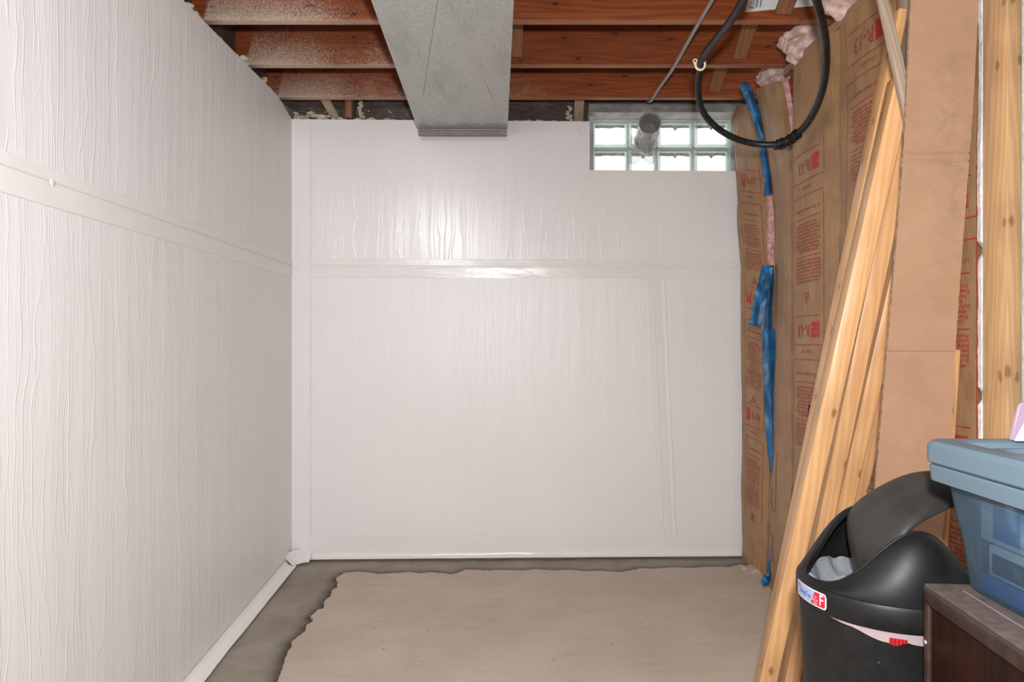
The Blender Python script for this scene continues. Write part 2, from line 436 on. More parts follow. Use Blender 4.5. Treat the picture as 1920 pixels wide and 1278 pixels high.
def pane():
    m = N('wavy_pane'); p = m.pos(); x, y, z = m.sep(p)
    g = m.n('ShaderNodeBsdfRefraction', {'Color': (0.97, 0.98, 0.97, 1), 'Roughness': 0.05, 'IOR': 1.1, 'Normal': m.bump(m.noise(p, 40.0, 2), 0.01)})
    tp = m.n('ShaderNodeBsdfTransparent', {0: (0.97, 0.98, 0.97, 1)})
    gl = m.n('ShaderNodeBsdfGlossy', {'Roughness': 0.08})
    a = m.n('ShaderNodeMixShader', {0: 0.5, 1: g, 2: tp})
    o = m.n('ShaderNodeMixShader', {0: 0.06, 1: a, 2: gl})
    m.t.links.new(o, m.out.inputs[0]); return m.m
M['pane'] = pane()
M['mortar'] = simple('pale_mortar', (0.56, 0.55, 0.50), 0.85, nscale=60, namp=0.2)
M['frame'] = simple('grey_white_frame', (0.50, 0.48, 0.45), 0.6, nscale=14, namp=0.18)
M['pipe_in'] = simple('grey_vent_pipe', (0.09, 0.08, 0.076), 0.5)
M['white'] = simple('white_card', (0.66, 0.66, 0.67), 0.5)
M['lav'] = simple('lavender_plastic', (0.40, 0.27, 0.37), 0.4)
M['lbl_white'] = simple('label_white', (0.62, 0.62, 0.64), 0.3)
M['lbl_blue'] = simple('label_pale_blue', (0.32, 0.42, 0.62), 0.3)
M['lbl_ink'] = simple('label_blue_ink', (0.04, 0.08, 0.40), 0.3)
M['lbl_red'] = simple('label_red', (0.55, 0.012, 0.03), 0.3)
M['box_grey'] = simple('pale_grey_box', (0.62, 0.64, 0.66), 0.6)
M['box_blue'] = simple('blue_box', (0.07, 0.16, 0.42), 0.6)
M['box_dark'] = simple('dark_box', (0.05, 0.055, 0.07), 0.6)
M['box_red'] = simple('red_box', (0.42, 0.10, 0.12), 0.6)

# ------------------------------------------------------------------ setting: walls, floor, ceiling
YC = 3.574                      # depth of the far left corner
def lx(y): return -1.145 - 0.0202 * (YC - y)        # left wall face
def by(x): return 3.574 + (x + 1.14) * 0.0233       # back wall face depth
WT = 2.327                      # top of the left wall

wl = MB(); 
wl.add([(lx(-2.6) - 0.25, -2.6, -0.4), (lx(-2.6), -2.6, -0.4), (lx(3.9), 3.9, -0.4), (lx(3.9) - 0.25, 3.9, -0.4),
        (lx(-2.6) - 0.25, -2.6, WT - 0.003), (lx(-2.6), -2.6, WT - 0.003), (lx(3.9), 3.9, WT - 0.003), (lx(3.9) - 0.25, 3.9, WT - 0.003)],
       [(0, 3, 2, 1), (4, 5, 6, 7), (0, 1, 5, 4), (1, 2, 6, 5), (2, 3, 7, 6), (3, 0, 4, 7)])
wall_left = tag(wl.build('wall_left', M['block']), kind='structure')

def seam_left(y): return 1.1 + (650 - 497) / F * 3.574 + 0.0

ZS = 1.1 + (650 - 499) / F * 3.574       # seam height
TA, TB = ZS + 0.038, ZS - 0.060          # tape edges
def left_top(y):
    t = max(0.0, min(1.0, (y - 3.36) / (YC - 3.36)))
    return WT - 0.048 * t * t * (3 - 2 * t)
def sheet_left(name, z0f, z1f, off, mat, nv=6, ny=60, y0=-2.6, y1=YC - 0.002, parent=None):
    mb = MB()
    def fn(u, v):
        y = y0 + (y1 - y0) * u
        z0, z1 = z0f(y), z1f(y)
        return (lx(y) + off, y, z0 + (z1 - z0) * v)
    mb.grid(fn, ny, nv)
    return mb.build(name, mat, parent, smooth=180)
sheet_left('upper_film_sheet', lambda y: TA - 0.02, left_top, 0.004, M['film'], parent=wall_left)
sheet_left('lower_film_sheet', lambda y: zf(lx(y), y) + 0.002, lambda y: TB + 0.02, 0.004, M['film'], parent=wall_left)
def tape_profile(mb, fn3, n):
    prof = [(TB, 0.0045), (TB + 0.001, 0.0062), (ZS - 0.006, 0.0075), (ZS - 0.0025, 0.0022), (ZS + 0.0025, 0.0022), (ZS + 0.006, 0.0075), (TA - 0.001, 0.0062), (TA, 0.0045)]
    m_ = len(prof)
    vs = [fn3(i / n, z, o) for i in range(n + 1) for z, o in prof]
    fs = [(i * m_ + k, i * m_ + k + 1, (i + 1) * m_ + k + 1, (i + 1) * m_ + k) for i in range(n) for k in range(m_ - 1)]
    return mb.add(vs, fs)
def tl(u, z, o):
    y = -2.6 + (YC + 2.595) * u
    return (lx(y) + o, y, z + 0.002 * nz(y * 3, 1.5))
tape_profile(MB(), tl, 80).build('seam_tape', M['tape'], wall_left, smooth=25)
# base flap of film turned out on to the floor
mb = MB()
def flap(u, v):
    y = -2.0 + (3.47 + 2.0) * u
    a = v * math.pi / 2
    wv = 0.007 * nz(y * 5, v * 2.0) + 0.004 * nz(y * 17, v * 4)
    x = lx(y) + 0.006 + (0.052 + 0.5 * wv) * v ** 1.3
    z = zf(x, y) + 0.004 + 0.030 * (1 - v) ** 2.2 + 0.6 * max(0, wv) * math.sin(2 * a)
    return (x, y, z)
mb.grid(flap, 140, 8); mb.build('base_flap', M['tape'], wall_left, smooth=180)

# back wall with the window opening
WX0, WX1 = (1106 - CX) / F * 3.62, (1400 - CX) / F * 3.63
WZ0 = 1.1 + (650 - 320) / F * 3.625
WZ1 = 1.1 + (650 - 209) / F * 3.62
BT = 1.1 + (650 - 224) / F * 3.576
BTF = 2.31
def bw_box(mb, x0, x1, z0, z1, o0=0.0, o1=0.30):
    vs = []
    for z in (z0, z1):
        for (x, o) in ((x0, o0), (x1, o0), (x1, o1), (x0, o1)):
            vs.append((x, by(x) + o, z))
    return mb.add(vs, [(0, 3, 2, 1), (4, 5, 6, 7), (0, 1, 5, 4), (1, 2, 6, 5), (2, 3, 7, 6), (3, 0, 4, 7)])
mb = MB()
bw_box(mb, -1.45, WX0, -0.4, BTF - 0.033); bw_box(mb, WX1, 1.75, -0.4, BTF - 0.033); bw_box(mb, WX0, WX1, -0.4, WZ0)
wall_back = tag(mb.build('wall_back', M['block']), kind='structure')
def back_sheet(name, x0, x1, z0, z1, off, mat, nx=30, nv=4, parent=wall_back, fx=None):
    mb = MB()
    def fn(u, v):
        x = x0 + (x1 - x0) * u; z = z0 + (z1 - z0) * v
        if fx: x = fx(u, v, x)
        return (x, by(x) - off, z)
    mb.grid(fn, nx, nv); return mb.build(name, mat, parent, smooth=180)
XL = -1.142
XR = 1.212
back_sheet('upper_film_sheet', XL, WX0 - 0.002, TA - 0.02, BT, 0.004, M['film_glossy'])
back_sheet('film_strip_below_window', WX0 - 0.03, XR, 1.1 + (650 - 341) / F * 3.62, WZ0 - 0.002, 0.007, M['tape'])
back_sheet('film_sheet_below_window', WX0 - 0.01, XR, TA - 0.02, WZ0 - 0.02, 0.0045, M['film_glossy'])
back_sheet('lower_film_sheet', XL, XR, 0.004, TB + 0.02, 0.004, M['film_back'])
def tb(u, z, o):
    x = XL + (XR - XL) * u
    return (x, by(x) - o, z + 0.0015 * nz(x * 3, 4.5))
tape_profile(MB(), tb, 60).build('seam_tape', M['tape'], wall_back, smooth=25)
back_sheet('corner_tape', XL, XL + 0.095, 0.05, BT - 0.002, 0.0085, M['film_back'], fx=lambda u, v, x: x + u * 0.004 * nz(v * 9, 2))
back_sheet('vertical_seam_tape', (1213 - CX) / F * 3.62, (1236 - CX) / F * 3.62, 0.06, TB + 0.01, 0.0075, M['tape'], nv=30,
           fx=lambda u, v, x: x + (1 - v) * 0.062 + 0.002 * nz(v * 8, u))
for dx_ in (0.0, 0.075):
    mb = MB(); mb.tube([(lambda q, z: (q, by(q) - 0.0085, z))((1222 - CX) / F * 3.62 + dx_ * 0.85 + 0.062 * (1 - k / 20) + 0.002 * nz(k * 0.5, dx_), 0.07 + (TB - 0.07) * k / 20) for k in range(21)], 0.0022, 8); mb.build('tape_crease', M['film_back'], wall_back, smooth=60)
mb = MB()
def bflap(u, v):
    x = -1.06 + (XR + 1.06) * u
    wv = 0.003 * nz(x * 6, v * 2.0)
    a = max(0.0, (v - 0.45) / 0.55) * math.pi / 2
    z = 0.085 * (1 - v / 0.45) + 0.03 if v < 0.45 else 0.006 + 0.024 * (1 - math.sin(a))
    y = by(x) - 0.0085 - 0.022 * (1 - math.cos(a)) - wv
    return (x, y, z + zf(x, y))
mb.grid(bflap, 90, 12); mb.build('base_tape', M['tape'], wall_back, smooth=180)
# crumpled clear tape in the corner at the floor
mb = MB()
def crum(u, v):
    ang = math.pi / 2 * u
    cx_, cy_ = lx(3.4) + 0.11, 3.47
    r = 0.105 - 0.06 * v
    x = cx_ - (r + 0.01) * math.cos(ang) * 1.0; y = cy_ + r * math.sin(ang)
    z = zf(x, y) + 0.004 + 0.05 * (1 - v) ** 1.5
    k = 0.0045
    return (x + k * nz(u * 9, v * 7, 1), y + k * nz(u * 9, v * 7, 5), z + k * abs(nz(u * 11, v * 7, 9)))
mb.grid(crum, 30, 14); mb.build('crumpled_corner_film', M['tape'], wall_back, smooth=60)
# plastic fastener pins
def pin(px, py, d=3.6, wall='b'):
    if wall == 'b':
        p = P(px, py, d); p.y = by(p.x) - 0.008
        R_ = Matrix.Translation(p) @ Matrix.Rotation(math.pi / 2, 4, 'X'); par = wall_back
    else:
        k = (px - CX) / F; y = (-1.145 - 0.0202 * YC) / (k - 0.0202)
        p = Vector((lx(y) + 0.008, y, CAMZ + (CY - py) / F * y))
        R_ = Matrix.Translation(p) @ Matrix.Rotation(math.pi / 2, 4, 'Y'); par = wall_left
    b = MB(); b.lathe([(0.0003, 0.0014), (0.005, 0.0012), (0.009, 0.0004), (0.010, -0.001)], 16)
    b.v = [tuple(R_ @ Vector(q)) for q in b.v]
    b.build('fastener_pin', M['tape'], par, smooth=60)
for q in ((585, 249), (1084, 248), (1097, 333), (823, 243)): pin(*q)
for q in ((540, 240), (451, 463), (93, 342)): pin(*q, wall='l')

# floor: cement strip along the walls under the jagged old slab
zz = [(285, 531), (292, 505), (300, 490), (306, 470), (315, 440), (330, 420), (328, 405), (350, 388), (372, 372), (375, 352), (400, 338), (388, 326), (410, 305), (428, 300), (432, 278), (450, 262), (455, 245), (470, 235), (474, 220), (468, 205), (490, 190), (515, 187), (540, 186), (570, 188), (600, 193), (650, 190), (700, 187), (730, 191), (760, 187), (800, 190), (830, 194), (850, 189), (870, 180), (900, 179), (930, 182), (1000, 180), (1050, 182), (1100, 178), (1150, 181), (1200, 180), (1250, 184), (1300, 183), (1350, 187), (1385, 183), (1420, 175), (1470, 176), (1530, 172), (1580, 174), (1640, 170), (1700, 171), (1735, 163)]
edge = []
for X_, Y_ in zz:
    px, py = 350 + X_ / 1.67, 960 + Y_ / 1.67
    d = 3.0
    for _ in range(30):
        x = (px - CX) / F * d
        d = F * (CAMZ - zf(x, d)) / (py - CY)
    edge.append(((px - CX) / F * d, d))
# roughen
rough = []
for i in range(len(edge) - 1):
    a, b = edge[i], edge[i + 1]
    n_ = max(1, int(math.hypot(b[0] - a[0], b[1] - a[1]) / 0.014))
    for k in range(n_):
        t = k / n_; x = a[0] + (b[0] - a[0]) * t; y = a[1] + (b[1] - a[1]) * t
        rough.append((x + 0.006 * nz(x * 40, y * 40, 2), y + 0.006 * nz(x * 40, y * 40, 8)))
rough.append(edge[-1])
lo = []
x0, y0 = rough[0]
k = y0 - 0.03
while k > -2.4:
    lo.append((x0 + 0.03 * nz(k * 4, 3.3) + 0.012 * nz(k * 20, 1.1), k)); k -= 0.04
poly = lo[::-1] + rough + [(1.32, 3.34), (2.7, 3.34), (2.7, -2.5), (x0, -2.5)]
bm = bmesh.new()
vs = [bm.verts.new((x, y, 0)) for x, y in poly]
fce = bm.faces.new(vs)
bmesh.ops.triangulate(bm, faces=[fce])
for c in np.arange(-0.8, 2.6, 0.2):
    bmesh.ops.bisect_plane(bm, geom=bm.verts[:] + bm.edges[:] + bm.faces[:], plane_co=(c, 0, 0), plane_no=(1, 0, 0))
for c in np.arange(-2.2, 3.3, 0.2):
    bmesh.ops.bisect_plane(bm, geom=bm.verts[:] + bm.edges[:] + bm.faces[:], plane_co=(0, c, 0), plane_no=(0, 1, 0))
bound = [e for e in bm.edges if e.is_boundary]
ex = bmesh.ops.extrude_edge_only(bm, edges=bound)
low = {q for q in ex['geom'] if isinstance(q, bmesh.types.BMVert)}
for q in bm.verts:
    q.co.z = zf(q.co.x, q.co.y) - (0.012 if q in low else 0.0)
bmesh.ops.recalc_face_normals(bm, faces=bm.faces)
sme = bpy.data.meshes.new('concrete_slab'); bm.to_mesh(sme); bm.free()
# base
gx = list(np.arange(-1.22, -0.78, 0.016)) + list(np.arange(-0.78, 1.5, 0.03)) + [1.9, 2.3, 2.75]
gy = list(np.arange(-2.65, 1.6, 0.2)) + list(np.arange(1.6, 3.2, 0.025)) + list(np.arange(3.2, 3.76, 0.016))
gx[0] = -1.5
rp = np.array(lo[::-1] + rough)
XX, YY = np.meshgrid(gx, gy)
D2 = np.full(XX.shape, 9.0)
for q in rp: D2 = np.minimum(D2, (XX - q[0]) ** 2 + (YY - q[1]) ** 2)
DM = np.exp(-np.sqrt(D2) / 0.06)
mb = MB(); nx_ = len(gx)
for j in range(len(gy)):
    for i in range(nx_):
        x, y = gx[i], gy[j]
        mb.v.append((x, y, zf(x, y) - 0.008 + 0.003 * nz(x * 9, y * 9) + (0.012 * nz(x * 30, y * 30, 4) if False else 0)))
for j in range(len(gy) - 1):
    for i in range(nx_ - 1):
        a = j * nx_ + i; mb.f.append((a, a + 1, a + nx_ + 1, a + nx_))
fme = mb.mesh('floor')
at = fme.attributes.new('damp', 'FLOAT', 'POINT'); at.data.foreach_set('value', DM.ravel().astype(np.float32))
floor = tag(link('floor', fme, M['cement'], smooth=180), kind='structure')
link('concrete_slab', sme, M['slab'], floor)

# rest of the basement shell (behind and beside the camera)
mb = MB(); mb.box(-1.6, 2.8, -2.85, -2.6, -0.4, 2.62); tag(mb.build('wall_behind', M['dark_wall']), kind='structure')
mb = MB(); mb.box(2.6, 2.8, -2.6, 1.75, -0.4, 2.62); mb.box(1.33, 1.55, 1.80, 3.9, -0.4, 2.26)
tag(mb.build('wall_right', M['dark_wall']), kind='structure')
mb = MB()
for k in range(13):
    mb.box(-1.6, 2.8, -2.85 + k * 0.53, -2.85 + k * 0.53 + 0.524, 2.602, 2.625)
ceil_ = tag(mb.build('ceiling', M['old_wood']), kind='structure')

# ------------------------------------------------------------------ joists and rim boards
JZ = 2.365
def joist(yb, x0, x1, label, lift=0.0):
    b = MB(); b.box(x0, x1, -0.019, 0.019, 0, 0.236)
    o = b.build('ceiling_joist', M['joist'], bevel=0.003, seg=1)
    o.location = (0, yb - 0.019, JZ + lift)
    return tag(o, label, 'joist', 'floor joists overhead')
joist(3.532, -1.30, 1.50, 'reddish wooden joist nearest the back wall, dusty with white specks along its length')
joist(3.127, -1.30, 1.50, 'reddish wooden joist second from the back wall, swirling grain right of the duct')
joist(2.706, -1.30, 1.50, 'reddish wooden joist third from the back wall, at the top edge of the photo')
# the same framing goes on over the camera, out of the photograph
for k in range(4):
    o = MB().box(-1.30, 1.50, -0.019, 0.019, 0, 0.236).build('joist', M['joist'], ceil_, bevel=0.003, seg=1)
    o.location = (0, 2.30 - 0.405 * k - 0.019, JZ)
# rim and sill boards (fixed framing)
mb = MB()
bw_box(mb, -1.45, WX0 - 0.004, 2.277, 2.60, 0.085, 0.125); bw_box(mb, WX0 - 0.004, 1.7, 2.402, 2.60, 0.085, 0.125)
t1 = tag(mb.build('trim_1', M['rim']), kind='structure')
mb = MB()
mb.box(lx(3.7) - 0.14, lx(3.7) - 0.10, -2.6, 3.6, WT - 0.004, 2.6)
tag(mb.build('trim_2', M['rim']), kind='structure')
# rough concrete lintel over the window
mb = MB()
def lin(u, v):
    x = WX0 + (1.30 - WX0) * u
    z = WZ1 + (2.375 - WZ1) * v
    k = 0.006
    return (x, by(x) + 0.012 + k * nz(x * 30, z * 40) , z)
mb.grid(lin, 90, 8)
mb.box(WX0, 1.30, 3.68, 3.80, WZ1, 2.40)
tag(mb.build('trim_3', M['block'], smooth=60), kind='structure')
# opening head / reveal
mb = MB()
mb.box(WX0 - 0.005, 1.28, 3.628, 3.80, WZ1 - 0.004, WZ1 - 0.0002)
tag(mb.build('trim_4', M['frame']), kind='structure')

def bridge(x, yn, yf, z0, z1, label, w_=0.062, t_=0.019, mat='brace', skew=0.0):
    a = Vector((x + skew, yn, z1)); b = Vector((x, yf, z0))
    ax = (a - b); L = ax.length; zx = ax.normalized()
    xx = Vector((1, 0, 0)); xx = (xx - zx * xx.dot(zx)).normalized(); yy = zx.cross(xx)
    m_ = MB(); m_.box(-w_ / 2, w_ / 2, -t_ / 2, t_ / 2, 0, L)
    o = m_.build('bridging_brace', M[mat], bevel=0.0015, seg=1)
    R_ = Matrix((xx, yy, zx)).transposed().to_4x4(); R_.translation = b
    o.matrix_world = R_
    n_ = MB()
    for sx in (-0.014, 0.013):
        n_.lathe([(0.0003, t_ / 2 + 0.002), (0.003, t_ / 2 + 0.0016), (0.0034, t_ / 2)], 8)
    mn = n_.mesh('nail_head')
    for sx, sz in ((-0.014, 0.02), (0.013, 0.026)):
        q = MB(); q.lathe([(0.0004, 0.002), (0.003, 0.0016), (0.0036, 0.0)], 8)
        q.v = [(vx + sx, -t_ / 2 - vz, vy + sz) for vx, vy, vz in q.v]
        q.build('nail_head', M['galv_dark'], o)
    return tag(o, label, 'brace', 'diagonal bridging between joists')
bridge(1.013, 2.725, 3.075, 2.392, 2.58, 'short wooden bridging brace between joists, right of the hose clip')
bridge(1.02, 3.145, 3.48, 2.395, 2.58, 'short wooden bridging brace crossing behind the black hose, above the window')
bridge(1.045, 2.31, 2.655, 2.388, 2.58, 'short wooden bridging brace in front of the white paper')
bridge(0.022, 2.725, 3.075, 2.40, 2.58, 'short pale bridging brace peeking out right of the duct', 0.05)
bridge(0.355, 3.70, 3.555, 2.50, 2.30, 'stubby wooden brace at the left end of the window head', 0.05, 0.03, 'pine_grey')
bridge(-0.93, 3.545, 3.63, 2.31, 2.44, 'pale slanting brace stub above the white wall, left of the duct', 0.045, 0.02, 'pine_grey', skew=-0.07)
m_ = MB(); m_.box(-0.865, -0.83, 3.56, 3.655, 2.289, 2.45)
tag(m_.build('blocking', M['brace'], bevel=0.002), 'short upright wood block on the wall top beside the pale slanting brace', 'block')

# ------------------------------------------------------------------ duct
dct = empty('duct', (-0.25, 3.5, 2.21))
tag(dct, 'grey galvanised sheet metal duct running under the joists to the back wall', 'duct')
dz0 = 1.1 + (650 - 242) / F * 3.5
def dx(y): return -0.0221 * (3.5 - y) * -1.0
def duct_pts(y, z): 
    s_ = 0.0221 * (3.5 - y)
    return [(-0.480 + s_, y, z), (-0.022 + s_, y, z)]
mb = MB()
a = duct_pts(3.5, dz0) + duct_pts(-0.9, dz0)
b = duct_pts(3.5, JZ - 0.002) + duct_pts(-0.9, JZ - 0.002)
mb.add([Vector(q) - dct.location for q in a + b], [(0, 2, 3, 1), (4, 5, 7, 6), (0, 1, 5, 4), (2, 6, 7, 3), (0, 4, 6, 2), (1, 3, 7, 5)])
mb.build('duct_body', M['galv'], dct, bevel=0.003)
mb = MB(); mb.box(-0.4765, -0.0255, 3.502, 3.508, dz0 - 0.031, dz0 + 0.03); mb.v = [tuple(Vector(q) - dct.location) for q in mb.v]
mb.build('end_flange', M['galv_dark'], dct, bevel=0.001)
mb = MB(); mb.box(-0.4765, -0.0255, 3.490, 3.5015, dz0 - 0.006, dz0 - 0.001); mb.v = [tuple(Vector(q) - dct.location) for q in mb.v]
mb.build('drive_cleat', M['galv'], dct, bevel=0.001)
mb = MB(); mb.tube([Vector((-0.229, 2.15, dz0 - 0.0007)) - dct.location, Vector((-0.393, 3.038, dz0 - 0.0007)) - dct.location], 0.0009, 6)
mb.build('scored_line', M['galv_dark'], dct)
mb = MB(); mb.tube([Vector((-0.1157, 2.87, dz0 - 0.0007)) - dct.location, Vector((-0.0853, 3.058, dz0 - 0.0007)) - dct.location], 0.0008, 6)
mb.build('scored_line', M['galv_dark'], dct)

# ------------------------------------------------------------------ glass block window
win = empty('window_1', (0, 0, 0)); win['kind'] = 'structure'
WD = 3.74
cols = [1111, 1179.5, 1233.5, 1302, 1371]
rows = [223, 276, 329]
def wp(px): return (px - CX) / F * WD
def wz(py): return CAMZ + (CY - py) / F * WD
for r in range(2):
    for c in range(4):
        x0_, x1_ = wp(cols[c]) + 0.003, wp(cols[c + 1]) - 0.003
        z1_, z0_ = wz(rows[r]) - 0.003, wz(rows[r + 1]) + 0.003
        ring = MB(); b_ = 0.012
        o_ = [(x0_, z0_), (x1_, z0_), (x1_, z1_), (x0_, z1_)]
        i_ = [(x0_ + b_, z0_ + b_), (x1_ - b_, z0_ + b_), (x1_ - b_, z1_ - b_), (x0_ + b_, z1_ - b_)]
        vs = []
        for y_, sh in ((WD, 0.0), (WD + 0.055, 0.0)):
            vs += [(x, y_, z) for x, z in o_] + [(x, y_ - 0.004 + (0.008 if y_ > WD else 0), z) for x, z in i_]
        fs = []
        for k in range(4):
            n_ = (k + 1) % 4
            fs += [(k, n_, 4 + n_, 4 + k), (8 + k, 12 + k, 12 + n_, 8 + n_), (4 + k, 4 + n_, 12 + n_, 12 + k), (k, 8 + k, 8 + n_, n_)]
        ring.add(vs, fs)
        g = ring.build('glass_block', M['glass_edge'], win, bevel=0.002, seg=1)
        pn = MB()
        pn.grid(lambda u, v: (i_[0][0] + (i_[1][0] - i_[0][0]) * u, WD + 0.002 + 0.002 * nz(u * 5 + c * 3, v * 5 + r * 7), i_[0][1] + (i_[2][1] - i_[0][1]) * v), 10, 8)
        pn.build('pane', M['pane'], g, smooth=180)
        # ragged mortar left along the top inside of each block
        rg = MB(); nn_ = 24; xs = np.linspace(i_[0][0], i_[1][0], nn_)
        h_ = [0.017 + 0.009 * nz(q * 18 + r * 5, 3) + (0.012 if abs(q - (i_[0][0] + 0.55 * (i_[1][0] - i_[0][0]))) < 0.009 and c != 0 else 0) for q in xs]
        vs = [(q, WD + 0.05, i_[2][1]) for q in xs] + [(q, WD + 0.05, i_[2][1] - h) for q, h in zip(xs, h_)]
        vs += [(q, WD + 0.056, z) for q, _, z in vs]
        fs = [(k, k + 1, nn_ + k + 1, nn_ + k) for k in range(nn_ - 1)] + [(2 * nn_ + k, 3 * nn_ + k, 3 * nn_ + k + 1, 2 * nn_ + k + 1) for k in range(nn_ - 1)] + [(nn_ + k, nn_ + k + 1, 3 * nn_ + k + 1, 3 * nn_ + k) for k in range(nn_ - 1)]
        rg.add(vs, fs); rg.build('mortar_smear', M['mortar'], g)
mb = MB()
for px in cols[1:-1]: mb.box(wp(px) - 0.0028, wp(px) + 0.0028, WD + 0.012, WD + 0.07, wz(329), wz(223))
mb.box(wp(1111), wp(1371), WD + 0.012, WD + 0.07, wz(276) - 0.0028, wz(276) + 0.0028)
mb.build('mortar_joint', M['mortar'], win)
mb = MB()
mb.box(WX0 + 0.001, wp(1111), WD - 0.06, WD + 0.08, WZ0, WZ1)
mb.box(wp(1371), 1.27, WD - 0.02, WD + 0.08, WZ0, WZ1)
mb.box(wp(1111), wp(1371), WD - 0.005, WD + 0.08, wz(223), WZ1)
mb.box(wp(1111), wp(1371), WD - 0.005, WD + 0.08, WZ0 - 0.02, wz(329))
mb.build('window_frame', M['frame'], win)
# vent pipe through the window
vp = empty('vent_pipe', P(1218, 229, 3.36)); vp.location.z = P(1218, 229, 3.36).z
tag(vp, 'grey round vent pipe stub sticking in from the glass block window, wrapped in clear plastic', 'pipe')
pc, pf = P(1219, 230, 3.36), Vector((P(1219, 230, 3.36).x - 0.008, 3.77, P(1219, 230, 3.36).z - 0.0))
pf = P(1207, 272, 3.735)
ax = (pf - pc).normalized()
tq = ax.to_track_quat('Z', 'Y').to_matrix().to_4x4(); tq.translation = pc - Vector(vp.location)
L_ = (pf - pc).length
mb = MB(); mb.lathe([(0.0505, 0.012), (0.0505, L_), (0.0475, L_), (0.0475, 0.012), (0.0505, 0.012)], 36)
mb.lathe([(0.0, 0.16), (0.047, 0.16)], 36)
mb.v = [tuple(tq @ Vector(q)) for q in mb.v]; mb.build('pipe_wall', M['pipe_in'], vp, smooth=50)
mb = MB()
def wrap(u, v):
    a_ = 2 * math.pi * u
    z_ = -0.004 + v * (L_ - 0.03)
    r_ = 0.0545 + 0.006 * nz(math.cos(a_) * 3, math.sin(a_) * 3, z_ * 16) + 0.006 * v * max(0, -math.sin(a_ + 0.7)) * 3 * (0.6 + nz(a_, z_ * 9))
    return tq @ Vector((r_ * math.cos(a_), r_ * math.sin(a_), z_))
mb.grid(wrap, 48, 24)
mb2 = MB(); mb2.grid(lambda u, v: tq @ Vector((0.0545 * v * math.cos(2 * math.pi * u), 0.0545 * v * math.sin(2 * math.pi * u), -0.006 + 0.008 * nz(v * 4 * math.cos(6.28 * u), v * 4 * math.sin(6.28 * u)))), 32, 6)
mb.build('plastic_wrap', M['bag'], vp, smooth=70); mb2.build('wrap_front', M['bag_front'], vp, smooth=70)
# loose bag tail hanging under the pipe
mb = MB()
q0 = P(1190, 262, 3.62)
def tail(u, v):
    px = 1183 + 48 * u - 4 * v; py = 252 + 52 * v + 4 * math.sin(u * 9)
    q = P(px, py, 3.66 + 0.025 * nz(u * 5, v * 5, 3)) - Vector(vp.location)
    return q + Vector((0, 0.01 * nz(u * 14, v * 12), 0))
mb.grid(tail, 22, 22); mb.build('bag_tail', M['bag'], vp, smooth=60)

# ------------------------------------------------------------------ insulation batts on the right wall
TXT = {}
def text2d(s):
    if s in TXT: return TXT[s]
    cu = bpy.data.curves.new('t', 'FONT'); cu.body = s; cu.size = 1.0; cu.resolution_u = 1; cu.offset = 0.014; cu.align_x = 'CENTER'; cu.align_y = 'CENTER'
    o = bpy.data.objects.new('t', cu)
    me = bpy.data.meshes.new_from_object(o)
    v = np.array([q.co[:2] for q in me.vertices]).reshape(-1, 2); f = [tuple(p.vertices) for p in me.polygons]
    bpy.data.objects.remove(o); bpy.data.curves.remove(cu); bpy.data.meshes.remove(me)
    TXT[s] = (v, f); return TXT[s]

class Batt:
    def __init__(s, far, near, bulge, seed, wr=0.006):
        s.fa = [P(*q) for q in far]; s.na = [P(*q) for q in near]; s.bulge = bulge; s.seed = seed; s.wr = wr
        s.z0 = min(s.fa[0].z, s.na[0].z); s.H = max(s.fa[-1].z, s.na[-1].z) - s.z0
        mf = (s.fa[0] + s.fa[-1]) / 2; mn = (s.na[0] + s.na[-1]) / 2
        d = mn - mf; d.z = 0; s.W = d.length
        s.n = Vector((0, 0, 1)).cross(d).normalized()
        if s.n.x > 0: s.n = -s.n
    def edge(s, E, v):
        z = E[0].z + (E[-1].z - E[0].z) * v
        for a, b in zip(E[:-1], E[1:]):
            if z <= b.z + 1e-9 or b is E[-1]:
                t = (z - a.z) / (b.z - a.z) if abs(b.z - a.z) > 1e-9 else 0
                return a + (b - a) * t
        return E[-1].copy()
    def at(s, u, v, off=0.0):
        uc = min(1, max(0, u))
        p = s.edge(s.fa, v).lerp(s.edge(s.na, v), u)
        k = s.bulge * (1 - abs(2 * uc - 1) ** 2.6)
        k += s.wr * nz(uc * 3 + s.seed, v * 9, 1) + s.wr * 0.45 * nz(uc * 9 + s.seed, v * 26, 4)
        return p + s.n * (k + off)
    def uv(s, px, q):
        return px / s.W, q / s.H

